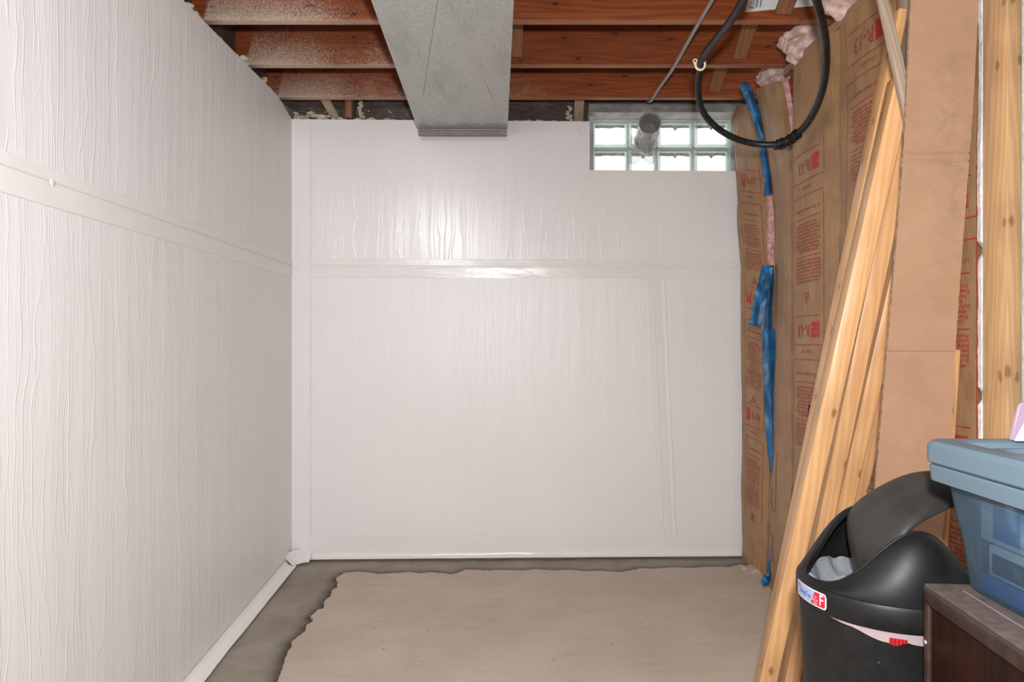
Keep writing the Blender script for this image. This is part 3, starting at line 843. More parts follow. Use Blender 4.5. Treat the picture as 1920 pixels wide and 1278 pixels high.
MSG = ['Warning: This Fiber Glass', 'insulation facing will burn.', 'Do not leave exposed. Cover', 'with an approved material', 'in contact with the facing.', 'Keep open flame and other', 'heat sources away from the', 'facing. Important: Read all', 'instructions before use.', 'Avertissement: ne pas laisser']
def print_batt(b, root, p0, p1, start, period, flip, q_lo, q_hi, bright=False, lines=(1, 1)):
    """printed panels repeated up the facing; p0..p1 across in metres"""
    mb = MB(); EM = []
    W_ = p1 - p0
    def put2(v, f, pc_, qc_, sx, sy, tgt, off=0.0016):
        sg = -1 if flip else 1
        vs = []
        for X_, Y_ in v:
            pp = pc_ - sg * X_ * sx * PD; qq = qc_ + sg * Y_ * sy
            u, w_ = b.uv(pp, qq)
            vs.append(b.at(u, w_, off))
        tgt.add(vs, f)
    # the batt's p axis runs from the far edge towards the camera; seen from inside the room that is left to right
    PD = -1.0
    def strip(pa, qa, pb, qb, w_, tgt, off=0.0014):
        L_ = math.hypot(pb - pa, qb - qa); n_ = max(2, int(L_ / 0.02))
        nx__, ny__ = -(qb - qa) / L_ * w_ / 2, (pb - pa) / L_ * w_ / 2
        vs = []; fs = []
        for i in range(n_ + 1):
            t = i / n_; pp = pa + (pb - pa) * t; qq = qa + (qb - qa) * t
            for sg in (1, -1):
                u, v = b.uv(pp + sg * nx__, qq + sg * ny__); vs.append(b.at(u, v, off))
            if i: fs.append((2 * i - 2, 2 * i - 1, 2 * i + 1, 2 * i))
        tgt.add(vs, fs)
    def line_text(s_, pc_, qc_, width, size=None):
        v, f = text2d(s_)
        wd = v[:, 0].max() - v[:, 0].min()
        sx = width / wd if size is None else size
        put2(v, f, pc_, qc_, sx, size if size else min(sx * 1.25, 0.018), mb)
    mid = (p0 + p1) / 2
    dirq = -1 if flip else 1
    k = start
    def ok(q): return q_lo < q < q_hi
    lw = 0.0035
    while True:
        base = k
        if base > q_hi + period or base < q_lo - period: break
        # base = height of the line above the R-13 mark, panel continues towards -z
        def q(o): return base - o
        if ok(q(0)) and ok(q(0.11)):
            strip(p0 + 0.02, q(0), p1 - 0.02, q(0), lw, mb)
            strip(p0, q(0.112), p1, q(0.112), lw, mb)
            strip(p1, q(0.112), p1, min(q_hi, q(-0.03)), lw, mb)
            strip(p0, q(0.112), p0, min(q_hi, q(-0.03)), lw * 0.6, mb)
            v, f = text2d('R-13')
            rs = 0.26 * W_
            put2(v, f, mid + (-0.1 if flip else 0.12) * W_, q(0.055), rs * 0.85, rs, mb)
            c_ = p1 - 0.24 * W_ if flip else p0 + 0.2 * W_
            hw, hh = 0.115 * W_, 0.032
            for i in range(3):
                za = q(0.055) - hh + i * (2 * hh / 3); 
                EM.append(MB().add([b.at(*b.uv(c_ + sx * hw, zq), 0.0015) for sx, zq in ((-1, za + 0.002), (1, za + 0.002), (1, za + 2 * hh / 3 - 0.0005), (-1, za + 2 * hh / 3 - 0.0005))], [(0, 1, 2, 3)]))
        if ok(q(0.135)): line_text('1-800 GET', mid, q(0.138), W_ * 0.3)
        if ok(q(0.17)): strip(p0, q(0.17), p1, q(0.17), lw, mb)
        for z_a, pcol in ((0.17, p0), (0.17, p1)):
            a_, b_ = q(0.17), max(q_lo, q(period - 0.02))
            if a_ < q_hi and b_ > q_lo and a_ > b_: strip(pcol, a_, pcol, b_, lw * (1.0 if pcol == p1 else 0.6), mb)
        if ok(q(0.225)):
            line_text('16" Fiber Glass Insulation', mid, q(0.225), W_ * 0.8)
        if ok(q(0.258)): strip(p0 + 0.1 * W_, q(0.258), p1 - 0.1 * W_, q(0.258), lw, mb)
        for i in range(9):
            o_ = 0.28 + i * 0.0135
            if ok(q(o_)): line_text(MSG[(i + 3) % 10], mid + 0.02 * W_ * ((i * 7) % 3 - 1), q(o_), W_ * (0.76 if i % 4 else 0.6))
        if ok(q(0.408)): strip(p0 + 0.1 * W_, q(0.408), p1 - 0.1 * W_, q(0.408), lw, mb)
        for i in range(7):
            o_ = 0.426 + i * 0.0135
            if ok(q(o_)): line_text(MSG[(9 - i) if flip else i], mid, q(o_), W_ * (0.78 if i < 6 else 0.7))
        if ok(q(0.56)):
            tz = q(0.553); sgn = -1 if flip else 1
            A_ = [(mid - 0.018, tz - sgn * -0.0), (mid + 0.018, tz), (mid, tz - 0.04)] if flip else [(mid - 0.018, tz - 0.03), (mid + 0.018, tz - 0.03), (mid, tz + 0.008)]
            for i in range(3):
                a_, b_ = A_[i], A_[(i + 1) % 3]; strip(a_[0], a_[1], b_[0], b_[1], 0.0045, mb)
            strip(mid - 0.005, tz - 0.013, mid + 0.005, tz - 0.02, 0.006, mb)
        k -= period
    o1 = mb.build('red_print', M['red_ink_bright' if bright else 'red_ink'], root)
    return [o1] + [e.build('printed_emblem', M['red_ink_bright'], root) for e in EM]

def make_batt(b, label, nu=26, nv=110, back=0.09, fluff=True):
    root = empty('insulation_batt', tuple(b.edge(b.fa, 0)))
    tag(root, label, 'insulation', 'paper faced insulation batts on the right wall')
    mb = MB(); mb.grid(lambda u, v: b.at(u, v), nu, nv)
    # turned-back edges
    mb.grid(lambda u, v: b.at(0, v) - b.n * (back * 0.5 * u) + (b.edge(b.na, v) - b.edge(b.fa, v)) * 0.02 * u, 2, nv)
    mb.grid(lambda u, v: b.at(1, v) - b.n * (back * 0.5 * u) - (b.edge(b.na, v) - b.edge(b.fa, v)) * 0.02 * u, 2, nv)
    o = mb.build('kraft_facing', M['kraft'], None, smooth=180)
    o.parent = root; o.matrix_parent_inverse = Matrix.Translation(-Vector(root.location))
    fm = MB()
    def fl_(u, v):
        k = 0.012 * nz(u * 6 + b.seed, v * 40, 9)
        return b.at(0.03 + 0.94 * u, 0.004 + 0.985 * v, -0.02) - b.n * (0.0)
    n1 = len(fm.v)
    pts_f = lambda u, v: b.at(0.04 + 0.92 * u, 0.004 + 0.99 * v, -0.012 - 0.004 * nz(u * 9, v * 50))
    pts_b = lambda u, v: (lambda e: e - b.n * back)(b.edge(b.fa, v).lerp(b.edge(b.na, v), 0.04 + 0.92 * u))
    fm.grid(pts_f, 8, 30); fm.grid(pts_b, 8, 30)
    fm.grid(lambda u, v: Vector(pts_f(u, 1)).lerp(Vector(pts_b(u, 1)), v), 8, 4)
    fm.grid(lambda u, v: Vector(pts_f(0, u)).lerp(Vector(pts_b(0, u)), v), 30, 3)
    fm.grid(lambda u, v: Vector(pts_f(1, u)).lerp(Vector(pts_b(1, u)), v), 30, 3)
    q = fm.build('fibreglass_core', M['pink'], None, smooth=60)
    q.parent = root; q.matrix_parent_inverse = Matrix.Translation(-Vector(root.location))
    return root
def reparent(os_, root):
    for o in os_:
        o.parent = root; o.matrix_parent_inverse = Matrix.Translation(-Vector(root.location))

b1 = Batt([(1391, 1047, 3.575), (1391, 900, 3.575), (1391, 700, 3.575), (1390, 500, 3.575), (1381, 400, 3.575), (1380, 330, 3.575), (1371, 222, 3.575), (1383, 196, 3.575)],
          [(1437, 1084, 3.285), (1441, 940, 3.285), (1446, 700, 3.285), (1447, 500, 3.285), (1441, 380, 3.285), (1431, 270, 3.285), (1414, 196, 3.285)], 0.012, 1.3, 0.008)
r1 = make_batt(b1, 'brown paper insulation batt against the back wall corner, its print reading upright', back=0.05)
reparent(print_batt(b1, r1, 0.055, 0.245, 2.03, 0.60, False, 0.12, 2.2), r1)
b2 = Batt([(1439, 1087, 3.27), (1443, 940, 3.27), (1449, 700, 3.27), (1454, 500, 3.26), (1452, 380, 3.25), (1436, 270, 3.2), (1418, 170, 3.2)],
          [(1478, 1150, 2.83), (1484, 900, 2.83), (1484, 640, 2.83), (1482, 380, 2.83), (1480, 290, 2.84), (1457, 152, 2.9)], 0.016, 5.1, 0.008)
r2 = make_batt(b2, 'narrow brown paper insulation batt right of the blue tape, torn loose at its top', back=0.05)
mb = MB()
def redline(b, pts, w_, mb):
    for (u0, v0), (u1, v1) in zip(pts[:-1], pts[1:]):
        n_ = 12; vs = []; fs = []
        for i in range(n_ + 1):
            t = i / n_; u = u0 + (u1 - u0) * t; v = v0 + (v1 - v0) * t
            horizontal = abs(u1 - u0) > abs(v1 - v0)
            du, dv = (0, w_ / b.H / 2) if horizontal else (w_ / b.W / 2, 0)
            vs += [b.at(u - du, v - dv, 0.0016), b.at(u + du, v + dv, 0.0016)]
            if i: fs.append((2 * i - 2, 2 * i - 1, 2 * i + 1, 2 * i))
        mb.add(vs, fs)
mb = MB(); redline(b2, [(0.16, 0.99), (0.2, 0.85), (0.26, 0.76), (0.27, 0.72)], 0.006, mb); reparent([mb.build('red_print', M['red_ink'], None)], r2)
mb = MB(); redline(b2, [(0.28, 0.70), (0.38, 0.64), (0.44, 0.58), (0.42, 0.54)], 0.006, mb); reparent([mb.build('red_print', M['red_ink'], None)], r2)
mb = MB(); redline(b2, [(0.05, 0.448), (0.28, 0.448), (0.28, 0.50)], 0.006, mb); reparent([mb.build('red_print', M['red_ink'], None)], r2)
mb = MB(); redline(b2, [(0.05, 0.40), (0.22, 0.40), (0.25, 0.15)], 0.006, mb); reparent([mb.build('red_print', M['red_ink'], None)], r2)
mb = MB(); redline(b2, [(0.05, 0.17), (0.5, 0.165), (0.48, 0.28)], 0.006, mb); reparent([mb.build('red_print', M['red_ink'], None)], r2)
mb = MB(); redline(b2, [(0.05, 0.06), (0.4, 0.06), (0.42, 0.11), (0.05, 0.115)], 0.006, mb); reparent([mb.build('red_print', M['red_ink'], None)], r2)
ZT = 2.215
def yz(z, d): return CY - (z - CAMZ) / d * F
b3 = Batt([(1487, yz(0, 2.81), 2.81), (1487, yz(ZT + 0.02, 2.81), 2.81)], [(1574, yz(0, 2.455), 2.455), (1574, yz(ZT + 0.02, 2.455), 2.455)], 0.012, 9.7, 0.005)
r3 = make_batt(b3, 'brown paper insulation batt behind the black hose loop, with upside down red lettering', back=0.05)
reparent(print_batt(b3, r3, 0.012, 0.265, 1.86, 0.64, True, 0.05, ZT), r3)
b4 = Batt([(1575, yz(0, 2.45), 2.45), (1575, yz(ZT + 0.03, 2.45), 2.45)], [(1712, yz(0, 2.055), 2.055), (1712, yz(ZT + 0.03, 2.055), 2.055)], 0.012, 14.2, 0.005)
r4 = make_batt(b4, 'brown paper insulation batt left of the leaning boards, lettered up to the ceiling', back=0.05)
reparent(print_batt(b4, r4, 0.052, 0.33, 2.175, 0.64, True, 0.05, ZT + 0.02), r4)
b5 = Batt([(1712, yz(0, 2.05), 2.05), (1712, yz(ZT + 0.03, 2.05), 2.05)], [(1830, yz(0, 1.806), 1.806), (1830, yz(ZT + 0.03, 1.806), 1.806)], 0.004, 21.0, 0.002)
r5 = make_batt(b5, 'brown paper insulation batt with bold red lettering between cardboard and broken drywall', back=0.05)
reparent(print_batt(b5, r5, 0.015, 0.25, 1.555, 0.67, True, 0.05, ZT + 0.02, bright=True), r5)

# top plate above the batts, stuffed fibreglass above it
mb = MB()
mb.add([(1.20, 1.80, ZT + 0.03), (1.33, 1.80, ZT + 0.03), (1.33, 2.92, ZT + 0.03), (1.155, 2.92, ZT + 0.03), (1.20, 1.80, ZT + 0.068), (1.33, 1.80, ZT + 0.068), (1.33, 2.92, ZT + 0.068), (1.155, 2.92, ZT + 0.068)],
       [(0, 3, 2, 1), (4, 5, 6, 7), (0, 1, 5, 4), (1, 2, 6, 5), (2, 3, 7, 6), (3, 0, 4, 7)])
tag(mb.build('wall_plate', M['plate'], bevel=0.002, seg=1), 'brown wooden top plate running above the right wall insulation', 'plate')
def fluff(px, py, d, sx, sy, sz, seed, label, mat='pink_pale'):
    bm = bmesh.new(); bmesh.ops.create_icosphere(bm, subdivisions=5, radius=1.0)
    for q in bm.verts:
        n_ = q.co.normalized()
        k = 1 + 0.30 * nz(n_.x * 1.5 + seed, n_.y * 1.5, n_.z * 1.5) + 0.09 * nz(n_.x * 4 + seed, n_.y * 4, n_.z * 4) + 0.02 * nz(n_.x * 14, n_.y * 14 + seed, n_.z * 14)
        q.co = n_ * k; q.co.x *= sx; q.co.y *= sy; q.co.z *= sz
    me = bpy.data.meshes.new('fibreglass_wad'); bm.to_mesh(me); bm.free()
    o = link('fibreglass_wad', me, M[mat], smooth=180); o.location = P(px, py, d)
    return tag(o, label, 'insulation', 'pink insulation wads stuffed over the right wall')
fluff(1524, 84, 2.80, 0.135, 0.085, 0.082, 3.0, 'pink plastic wrapped insulation wad stuffed between joists inside the hose loop')
fluff(1632, -12, 2.42, 0.14, 0.10, 0.085, 8.0, 'pink insulation wad stuffed above the plate at the top of the photo')
fluff(1452, 141, 3.20, 0.075, 0.07, 0.052, 12.0, 'small pale insulation wad behind the torn batt top')
fluff(1470, 205, 2.98, 0.028, 0.03, 0.15, 17.0, 'narrow pink fibreglass strip showing beside the torn paper batt', 'pink')
fluff(1447, 430, 3.27, 0.022, 0.03, 0.20, 19.0, 'pink fibreglass strip showing in the open seam between the tapes', 'pink')
fluff(1420, 1073, 3.39, 0.075, 0.075, 0.03, 25.0, 'loose pinkish fibreglass tuft on the floor under the corner batt', 'pink_pale')

# blue tape strips
def tape_strip(pts, d, label, seed, fold=0.0):
    pts = [(*q, d) if len(q) == 3 else q for q in pts]
    q = spline(pts, 8)
    mb = MB(); n_ = len(q); wn = 6
    def fn(u, v):
        i = min(n_ - 1, int(round(v * (n_ - 1)))); px, py, hw, dd = q[i]
        i2 = min(n_ - 1, i + 1); i0 = max(0, i - 1)
        tx, ty = q[i2][0] - q[i0][0], q[i2][1] - q[i0][1]; L_ = math.hypot(tx, ty) or 1
        ox, oy = -ty / L_, tx / L_
        k = (u * 2 - 1) * hw
        return P(px - ox * k, py - oy * k, dd - 0.05 * (u - 0.5) * 0 + 0.012 * nz(u * 2.5 + seed, v * 9) + fold * abs(u - 0.5))
    mb.grid(fn, wn, n_ - 1)
    mb.grid(lambda u, v: Vector(fn(u, v)) + Vector((0.0012, 0.0016, 0)), wn, n_ - 1)
    o = mb.build('tape_strip', M['blue_tape'], smooth=60)
    return tag(o, label, 'tape', 'blue tape strips on the insulation seam')
tape_strip([(1392, 156, 7, 3.12), (1399, 166, 10, 3.12), (1405, 182, 9, 3.13), (1415, 208, 9, 3.14), (1424, 236, 9, 3.15), (1431, 262, 10, 3.15), (1436, 300, 10, 3.16), (1440, 335, 9, 3.16), (1442, 364, 9.5, 3.16)], 3.15, 'crumpled blue tape strip at the top of the seam, behind the black hose', 2.0, 0.03)
tape_strip([(1440, 497, 10), (1434, 525, 11.5), (1426, 560, 11.5), (1416, 611, 11.5)], 3.14, 'short blue tape strip slanting down left across the R-13 print', 7.0)
tape_strip([(1445, 497, 6), (1444, 530, 7), (1441, 575, 7), (1440, 622, 8)], 3.155, 'narrow folded blue tape strip beside the slanting one', 11.0, 0.04)
tape_strip([(1441, 618, 12), (1442, 670, 12.5), (1444, 720, 12.5), (1447, 775, 13), (1450, 830, 12), (1454, 880, 9), (1456, 910, 5.5), (1456.5, 938, 1.2)], 3.145, 'longest blue tape strip, tapering to a point low on the seam', 15.0, 0.03)
tape_strip([(1451, 985, 1.2, 3.15), (1448, 1015, 3, 3.15), (1445, 1045, 3.5, 3.14), (1441, 1075, 5, 3.13), (1436, 1087, 9, 3.11), (1432, 1098, 4, 3.09)], 3.14, 'thin twisted blue tape end trailing onto the floor', 21.0, 0.02)

mb = MB(); mb.tube([P(1517, 758, 2.60), P(1520, 770, 2.57), P(1525, 790, 2.60)], [0.0022, 0.0018, 0.001], 6)
mb.tube([P(1517, 758, 2.60), P(1515, 790, 2.62), P(1514, 824, 2.63)], [0.0016, 0.0012, 0.0012], 6)
tag(mb.build('wire', M['hose'], smooth=60), 'thin dark bent wire against the paper left of the leaning boards', 'wire')
# ------------------------------------------------------------------ spray foam crumbs (uncountable)
def blobs(spec, name, mat, label, cat):
    bm = bmesh.new()
    for (x, y, z, r, e) in spec:
        ret = bmesh.ops.create_icosphere(bm, subdivisions=2, radius=1.0)
        s_ = random.random() * 50
        for q in ret['verts']:
            n_ = q.co.normalized(); k = r * (1 + 0.45 * nz(n_.x * 2 + s_, n_.y * 2, n_.z * 2))
            q.co = Vector((n_.x * k * e + x, n_.y * k + y, n_.z * k * 0.8 + z))
    me = bpy.data.meshes.new(name); bm.to_mesh(me); bm.free()
    o = link(name, me, M[mat], smooth=180); tag(o, label, cat, kind='stuff'); return o
sp = []
for i in range(34):
    x = random.uniform(-1.16, -0.9); sp.append((x, 3.61 + random.uniform(0, 0.05), 2.29 + random.random() ** 2 * 0.075 * max(0.15, (-0.88 - x) / 0.28), random.uniform(0.008, 0.019), 1.6))
for i in range(22):
    x = random.uniform(-0.9, -0.45); sp.append((x, by(x) + random.uniform(0.03, 0.07), 2.292 + 0.004 * random.random(), random.uniform(0.005, 0.012), 1.8))
for i in range(16): sp.append((-0.80 + random.uniform(-0.012, 0.012), 3.645, 2.30 + i * 0.007, random.uniform(0.008, 0.014), 1))
for i in range(22):
    x = random.uniform(0.0, 0.36); sp.append((x, by(x) + random.uniform(0.03, 0.07), 2.292 + 0.006 * random.random(), random.uniform(0.005, 0.012), 1.8))
for i in range(9): sp.append((0.31 + random.uniform(-0.015, 0.015), 3.67, 2.30 + i * 0.010, random.uniform(0.007, 0.013), 1))
for i in range(14): sp.append((random.uniform(-1.0, -0.3), 3.655, random.uniform(2.31, 2.36), random.uniform(0.003, 0.006), 1))
blobs(sp, 'spray_foam', 'foam', 'yellowish spray foam crumbs along the top of the back wall', 'foam')
sp = []
for (yy, zz_) in ((3.33, 2.37), (2.93, 2.40), (2.52, 2.40)):
    for i in range(12): sp.append((lx(yy) - 0.05 + random.uniform(-0.02, 0.03), yy + random.uniform(-0.13, 0.13), WT + random.uniform(0.0, 0.05), random.uniform(0.012, 0.025), 1))
blobs(sp, 'spray_foam', 'foam', 'pale foam lumps along the top of the left wall between joists', 'foam')

# ------------------------------------------------------------------ cable, hose, clip, paper
pts = spline([(0.725, 2.30, 2.352), (0.721, 2.69, 2.350), (0.724, 3.09, 2.352), (0.712, 3.30, 2.350), (0.708, 3.48, 2.352), (0.712, 3.58, 2.375), (0.716, 3.64, 2.40)], 8)
mb = MB(); mb.tube([tuple(q) for q in pts], 0.0075, 10)
tag(mb.build('cable', M['cable'], smooth=60), 'thin grey cable running under the joists to the window head', 'cable')
hp = [(1420, -45, 1.86), (1396, -4, 1.96), (1372, 36, 2.08), (1342, 74, 2.24), (1321, 104, 2.36), (1312, 132, 2.44), (1309, 168, 2.52), (1316, 205, 2.58), (1338, 234, 2.62), (1375, 258, 2.65), (1420, 270, 2.66), (1468, 268, 2.62), (1502, 244, 2.54), (1527, 208, 2.43), (1543, 164, 2.32), (1549, 118, 2.22), (1547, 70, 2.12), (1538, 26, 2.04), (1529, -6, 1.98), (1518, -48, 1.90)]
hpts = [P(*q) for q in spline(hp, 8)]
hose = empty('hose', tuple(P(1420, 270, 2.66)))
tag(hose, 'black rubber hose hanging in a loop in front of the glass block window', 'hose')
mb = MB(); mb.tube(hpts, 0.0122, 14); reparent([mb.build('hose_tube', M['hose'], smooth=60)], hose)
c_ = P(1476, 266, 2.605)
mb = MB()
for k in range(9):
    a_ = hpts[11 * 8 - 2 + k]
    t_ = (hpts[11 * 8 - 1 + k] - hpts[11 * 8 - 3 + k]).normalized()
    n1 = t_.cross(Vector((0, 1, 0))).normalized(); n2 = t_.cross(n1)
    mb.tube([a_ + (n1 * math.cos(q) + n2 * math.sin(q)) * (0.0145 + 0.003 * (k % 3) * 0.5) for q in np.linspace(0, 2 * math.pi, 14)], 0.004, 6)
reparent([mb.build('tape_wrap', M['hose'], smooth=60)], hose)
mb = MB(); mb.tube([P(1470, 274, 2.59), P(1482, 268, 2.59), P(1493, 266, 2.585)], [0.003, 0.004, 0.001], 6)
mb.tube([P(1450, 279, 2.6), P(1466, 279, 2.6), P(1479, 276, 2.59)], [0.004, 0.004, 0.001], 6)
reparent([mb.build('wire_tie_end', M['hose'], smooth=60)], hose)
# clip hung on the hose
mb = MB()
cc = P(1313, 123, 2.40); 
arc = [P(1313 + 9 * math.cos(a_), 121 + 10 * math.sin(a_), 2.385) for a_ in np.linspace(math.radians(-30), math.radians(205), 18)]
mb.tube(arc, 0.0042, 8)
mb.tube([P(1305, 124, 2.385), P(1303, 119, 2.385)], 0.0042, 8)
mb.tube([P(1303.5 + 3.4 * math.cos(a_), 114.5 + 3.6 * math.sin(a_), 2.385) for a_ in np.linspace(0, 2 * math.pi, 14)], 0.0026, 6)
mb.tube([P(1321.5 + 1.6 * math.cos(a_), 114 + 3.0 * math.sin(a_), 2.385) for a_ in np.linspace(0, 2 * math.pi, 14)], 0.0022, 6)
tag(mb.build('hose_clip', M['clip'], smooth=60), 'small cream plastic clip hooked around the black hose', 'clip')
pap = empty('paper', tuple(P(1465, 8, 2.655)))
tag(pap, 'white printed paper sheet pinned on the joist at the top right', 'paper')
mb = MB()
y_ = 2.660
def papf(u, v):
    a_ = P(1396 + (1527 - 1396) * u, 23 + (11 - 23) * u, y_); b__ = P(1425 + (1532 - 1425) * u, -70, y_)
    q = a_.lerp(b__, v); q.y = y_ + 0.002 * nz(u * 4, v * 4) ; return q
mb.grid(papf, 16, 10); o = mb.build('paper_sheet', M['paper'], smooth=180); reparent([o], pap)
mb = MB()
for (x0_, y0_, x1_, y1_) in ((1417, 14, 1424, -20), (1424, 13, 1429, -10)):
    a_, b_ = P(x0_, y0_, y_ - 0.003), P(x1_, y1_, y_ - 0.003); mb.add([a_, a_ + Vector((0.004, 0, 0)), b_ + Vector((0.004, 0, 0)), b_], [(0, 1, 2, 3)])
for k, px in enumerate((1405, 1408, 1411)):
    a_ = P(px, 16, y_ - 0.003); mb.add([a_, a_ + Vector((0.004, 0, 0)), a_ + Vector((0.004, 0, 0.006)), a_ + Vector((0, 0, 0.006))], [(0, 1, 2, 3)])
reparent([mb.build('printed_marks', M['ink'])], pap)

# ------------------------------------------------------------------ partition stud and broken drywall
st = MB(); st.box(0, 0.038, 0, 0.089, 0, 2.37)
o = st.build('partition_stud', M['stud'], bevel=0.003); o.location = (1.216, 1.69, 0.0)
tag(o, 'pale knotty wall stud standing at the right edge, with a drywall edge behind', 'stud')
mb = MB(); n_ = 150; xs = []
for k in range(n_ + 1):
    z = 2.37 * k / n_
    e = 1.2135 - 0.005 * abs(nz(z * 9, 3)) - 0.004 * nz(z * 3, 7) + 0.002 * nz(z * 60, 1)
    for zc, hw in ((1.353, 0.016), (0.977, 0.018)):
        if abs(z - zc) < hw: e = 1.224
    xs.append((e, z))
vs = []
for e, z in xs: vs += [(e, 1.7795, z), (e + 0.001, 1.793, z), (2.6, 1.7795, z), (2.6, 1.793, z)]
fs = []
for k in range(n_):
    a_ = 4 * k; b_ = a_ + 4
    fs += [(a_, b_, b_ + 1, a_ + 1), (a_, a_ + 2, b_ + 2, b_), (a_ + 1, b_ + 1, b_ + 3, a_ + 3)]
mb.add(vs, fs)
tag(mb.build('drywall_sheet', M['gypsum'], smooth=30), 'broken white drywall sheet edge behind the pale wall stud', 'drywall')
mb = MB(); mb.box(1.2, 1.24, 2.02, 2.058, 0, 2.245)
o = MB().box(-0.02, 0.02, -0.019, 0.019, 0, 2.24).build('wall_stud', M['pine_grey'], bevel=0.002); o.location = (1.165, 2.02, 0.0)
tag(o, 'grey weathered upright stud half hidden behind the cardboard', 'stud')

# ------------------------------------------------------------------ leaning lumber
def board(pa, pb, w_, t_, roll, label, mat='pine', top=None, name='lumber_board', zb=None):
    A_, B_ = P(*pa), P(*pb)
    d = (B_ - A_).normalized()
    if zb is None:
        k = (A_.z - 0.002) / d.z; base = A_ - d * k
        for _ in range(5):
            k = (A_.z - (zf(base.x, base.y) + 0.012)) / d.z; base = A_ - d * k
    else: base = A_ - d * ((A_.z - zb) / d.z)
    L_ = (B_ - base).length if top is None else (P(*top) - base).length
    xx = Vector((1, 0, 0)); xx = (xx - d * xx.dot(d)).normalized(); yy = d.cross(xx)
    R_ = Matrix((xx, yy, d)).transposed() @ Matrix.Rotation(math.radians(roll), 3, 'Z')
    m_ = MB(); m_.box(-w_ / 2, w_ / 2, 0, t_, 0, L_)
    o = m_.build(name, M[mat], bevel=0.003, seg=2)
    T_ = R_.to_4x4(); T_.translation = base; o.matrix_world = T_
    return tag(o, label, 'board', 'boards leaning beside the cardboard')
board((1441, 1278, 1.98), (1678, 230, 1.81), 0.046, 0.085, -14, 'front leaning pine board, leftmost, with knots down its narrow face', top=(1699, 138, 1.80))
board((1486, 1278, 2.03), (1675, 380, 1.865), 0.042, 0.07, -12, 'second leaning pine board, with swirling cathedral grain and a glossy streak', top=(1706, 230, 1.845))
board((1583, 960, 2.0), (1676, 560, 1.93), 0.042, 0.07, -12, 'third leaning pine board, against the left edge of the cardboard', top=(1730, 330, 1.89))
board((1604, 960, 2.08), (1648, 780, 2.04), 0.040, 0.05, -12, 'fourth leaning pine board, a thin sliver beside the cardboard', top=(1700, 560, 1.98))
board((1512, 900, 2.13), (1651, 230, 1.99), 0.026, 0.06, -6, 'tall thin pine board with a green edge behind the front leaning board', top=(1694, 20, 1.965))
E_ = board((1764, 1040, 1.835), (1783, 740, 1.815), 0.036, 0.022, -5, 'short board end with a blue tag, behind the cardboard and bin', top=(1788, 655, 1.81), mat='pine')
mb = MB(); mb.box(-0.0185, 0.0185, -0.0012, 0.02, 0.455, 0.49)
o = mb.build('blue_tag', M['lbl_blue'], E_, bevel=0.0005)
def stick(pa, pb, w_, t_, label, mat):
    A_, B_ = P(*pa), P(*pb); d = (B_ - A_).normalized()
    xx = Vector((1, 0, 0)); xx = (xx - d * xx.dot(d)).normalized(); yy = d.cross(xx)
    m_ = MB(); m_.box(-w_ / 2, w_ / 2, 0, t_, 0, (B_ - A_).length)
    o = m_.build('lumber_strip', M[mat], bevel=0.002); T_ = Matrix((xx, yy, d)).transposed().to_4x4(); T_.translation = A_; o.matrix_world = T_
    return tag(o, label, 'board')
stick((1716, 252, 1.760), (1646, -60, 1.760), 0.026, 0.016, 'weathered wood strip slanting down right across the tops of the boards', 'pine_grey')

# ------------------------------------------------------------------ cardboard
cb = empty('cardboard_box', (1.015, 1.80, 0.012))
tag(cb, 'tall flattened brown cardboard box leaning beside the boards', 'cardboard')
le = [(1712, -60, 1.725), (1708, 0, 1.73), (1697, 230, 1.745), (1688, 380, 1.753), (1672, 560, 1.765), (1660, 700, 1.775), (1648, 840, 1.785), (1643, 900, 1.79), (1632, 1010, 1.795)]
re_ = [(1842, -60, 1.735), (1836, 0, 1.738), (1826, 180, 1.75), (1815, 330, 1.755), (1804, 470, 1.765), (1793, 640, 1.775), (1787, 760, 1.783), (1778, 900, 1.79), (1762, 1040, 1.797)]
lp = [P(*q) for q in spline(le, 6)]; rp_ = [P(*q) for q in spline(re_, 6)]
lp.append(Vector((lp[-1].x - 0.02, 1.815, 0.012))); rp_.append(Vector((rp_[-1].x - 0.035, 1.815, 0.012)))
lz = [q.z for q in lp][::-1]; lX = [q.x for q in lp][::-1]; lY = [q.y for q in lp][::-1]
rz_ = [q.z for q in rp_][::-1]; rX = [q.x for q in rp_][::-1]; rY = [q.y for q in rp_][::-1]
ZTOP = min(lz[-1], rz_[-1])
mb = MB()
def cbf(u, v):
    z = ZTOP + (0.012 - ZTOP) * v
    q = Vector((np.interp(z, lz, lX), np.interp(z, lz, lY), z)).lerp(Vector((np.interp(z, rz_, rX), np.interp(z, rz_, rY), z)), u)
    q.y += 0.004 * nz(u * 2, v * 5) 
    for zc in (1.594, 1.575, 1.086):
        q.y += 0.0035 * math.exp(-((q.z - zc) / 0.003) ** 2)
    e = 0.0016 * nz(v * 90, 4) * (1 if u > 0.98 else (-1 if u < 0.02 else 0))
    q.x += e
    return q
NV = 1100
mb.grid(cbf, 4, NV)
o = mb.build('front_panel', M['card'], smooth=180); reparent([o], cb)
mb = MB()
mb.grid(lambda u, v: cbf(1, v) + Vector((0.001 * u, 0.009 * u, 0)), 3, NV)
mb.grid(lambda u, v: cbf(0, v) + Vector((0.001 * u, 0.009 * u, 0)), 3, NV)
o = mb.build('corrugated_edge', M['card_edge'], smooth=60); reparent([o], cb)
mb = MB(); mb.grid(lambda u, v: cbf(u, v) + Vector((0.001, 0.0095, 0)), 8, 60)
o = mb.build('back_panel', M['card'], smooth=180); reparent([o], cb)

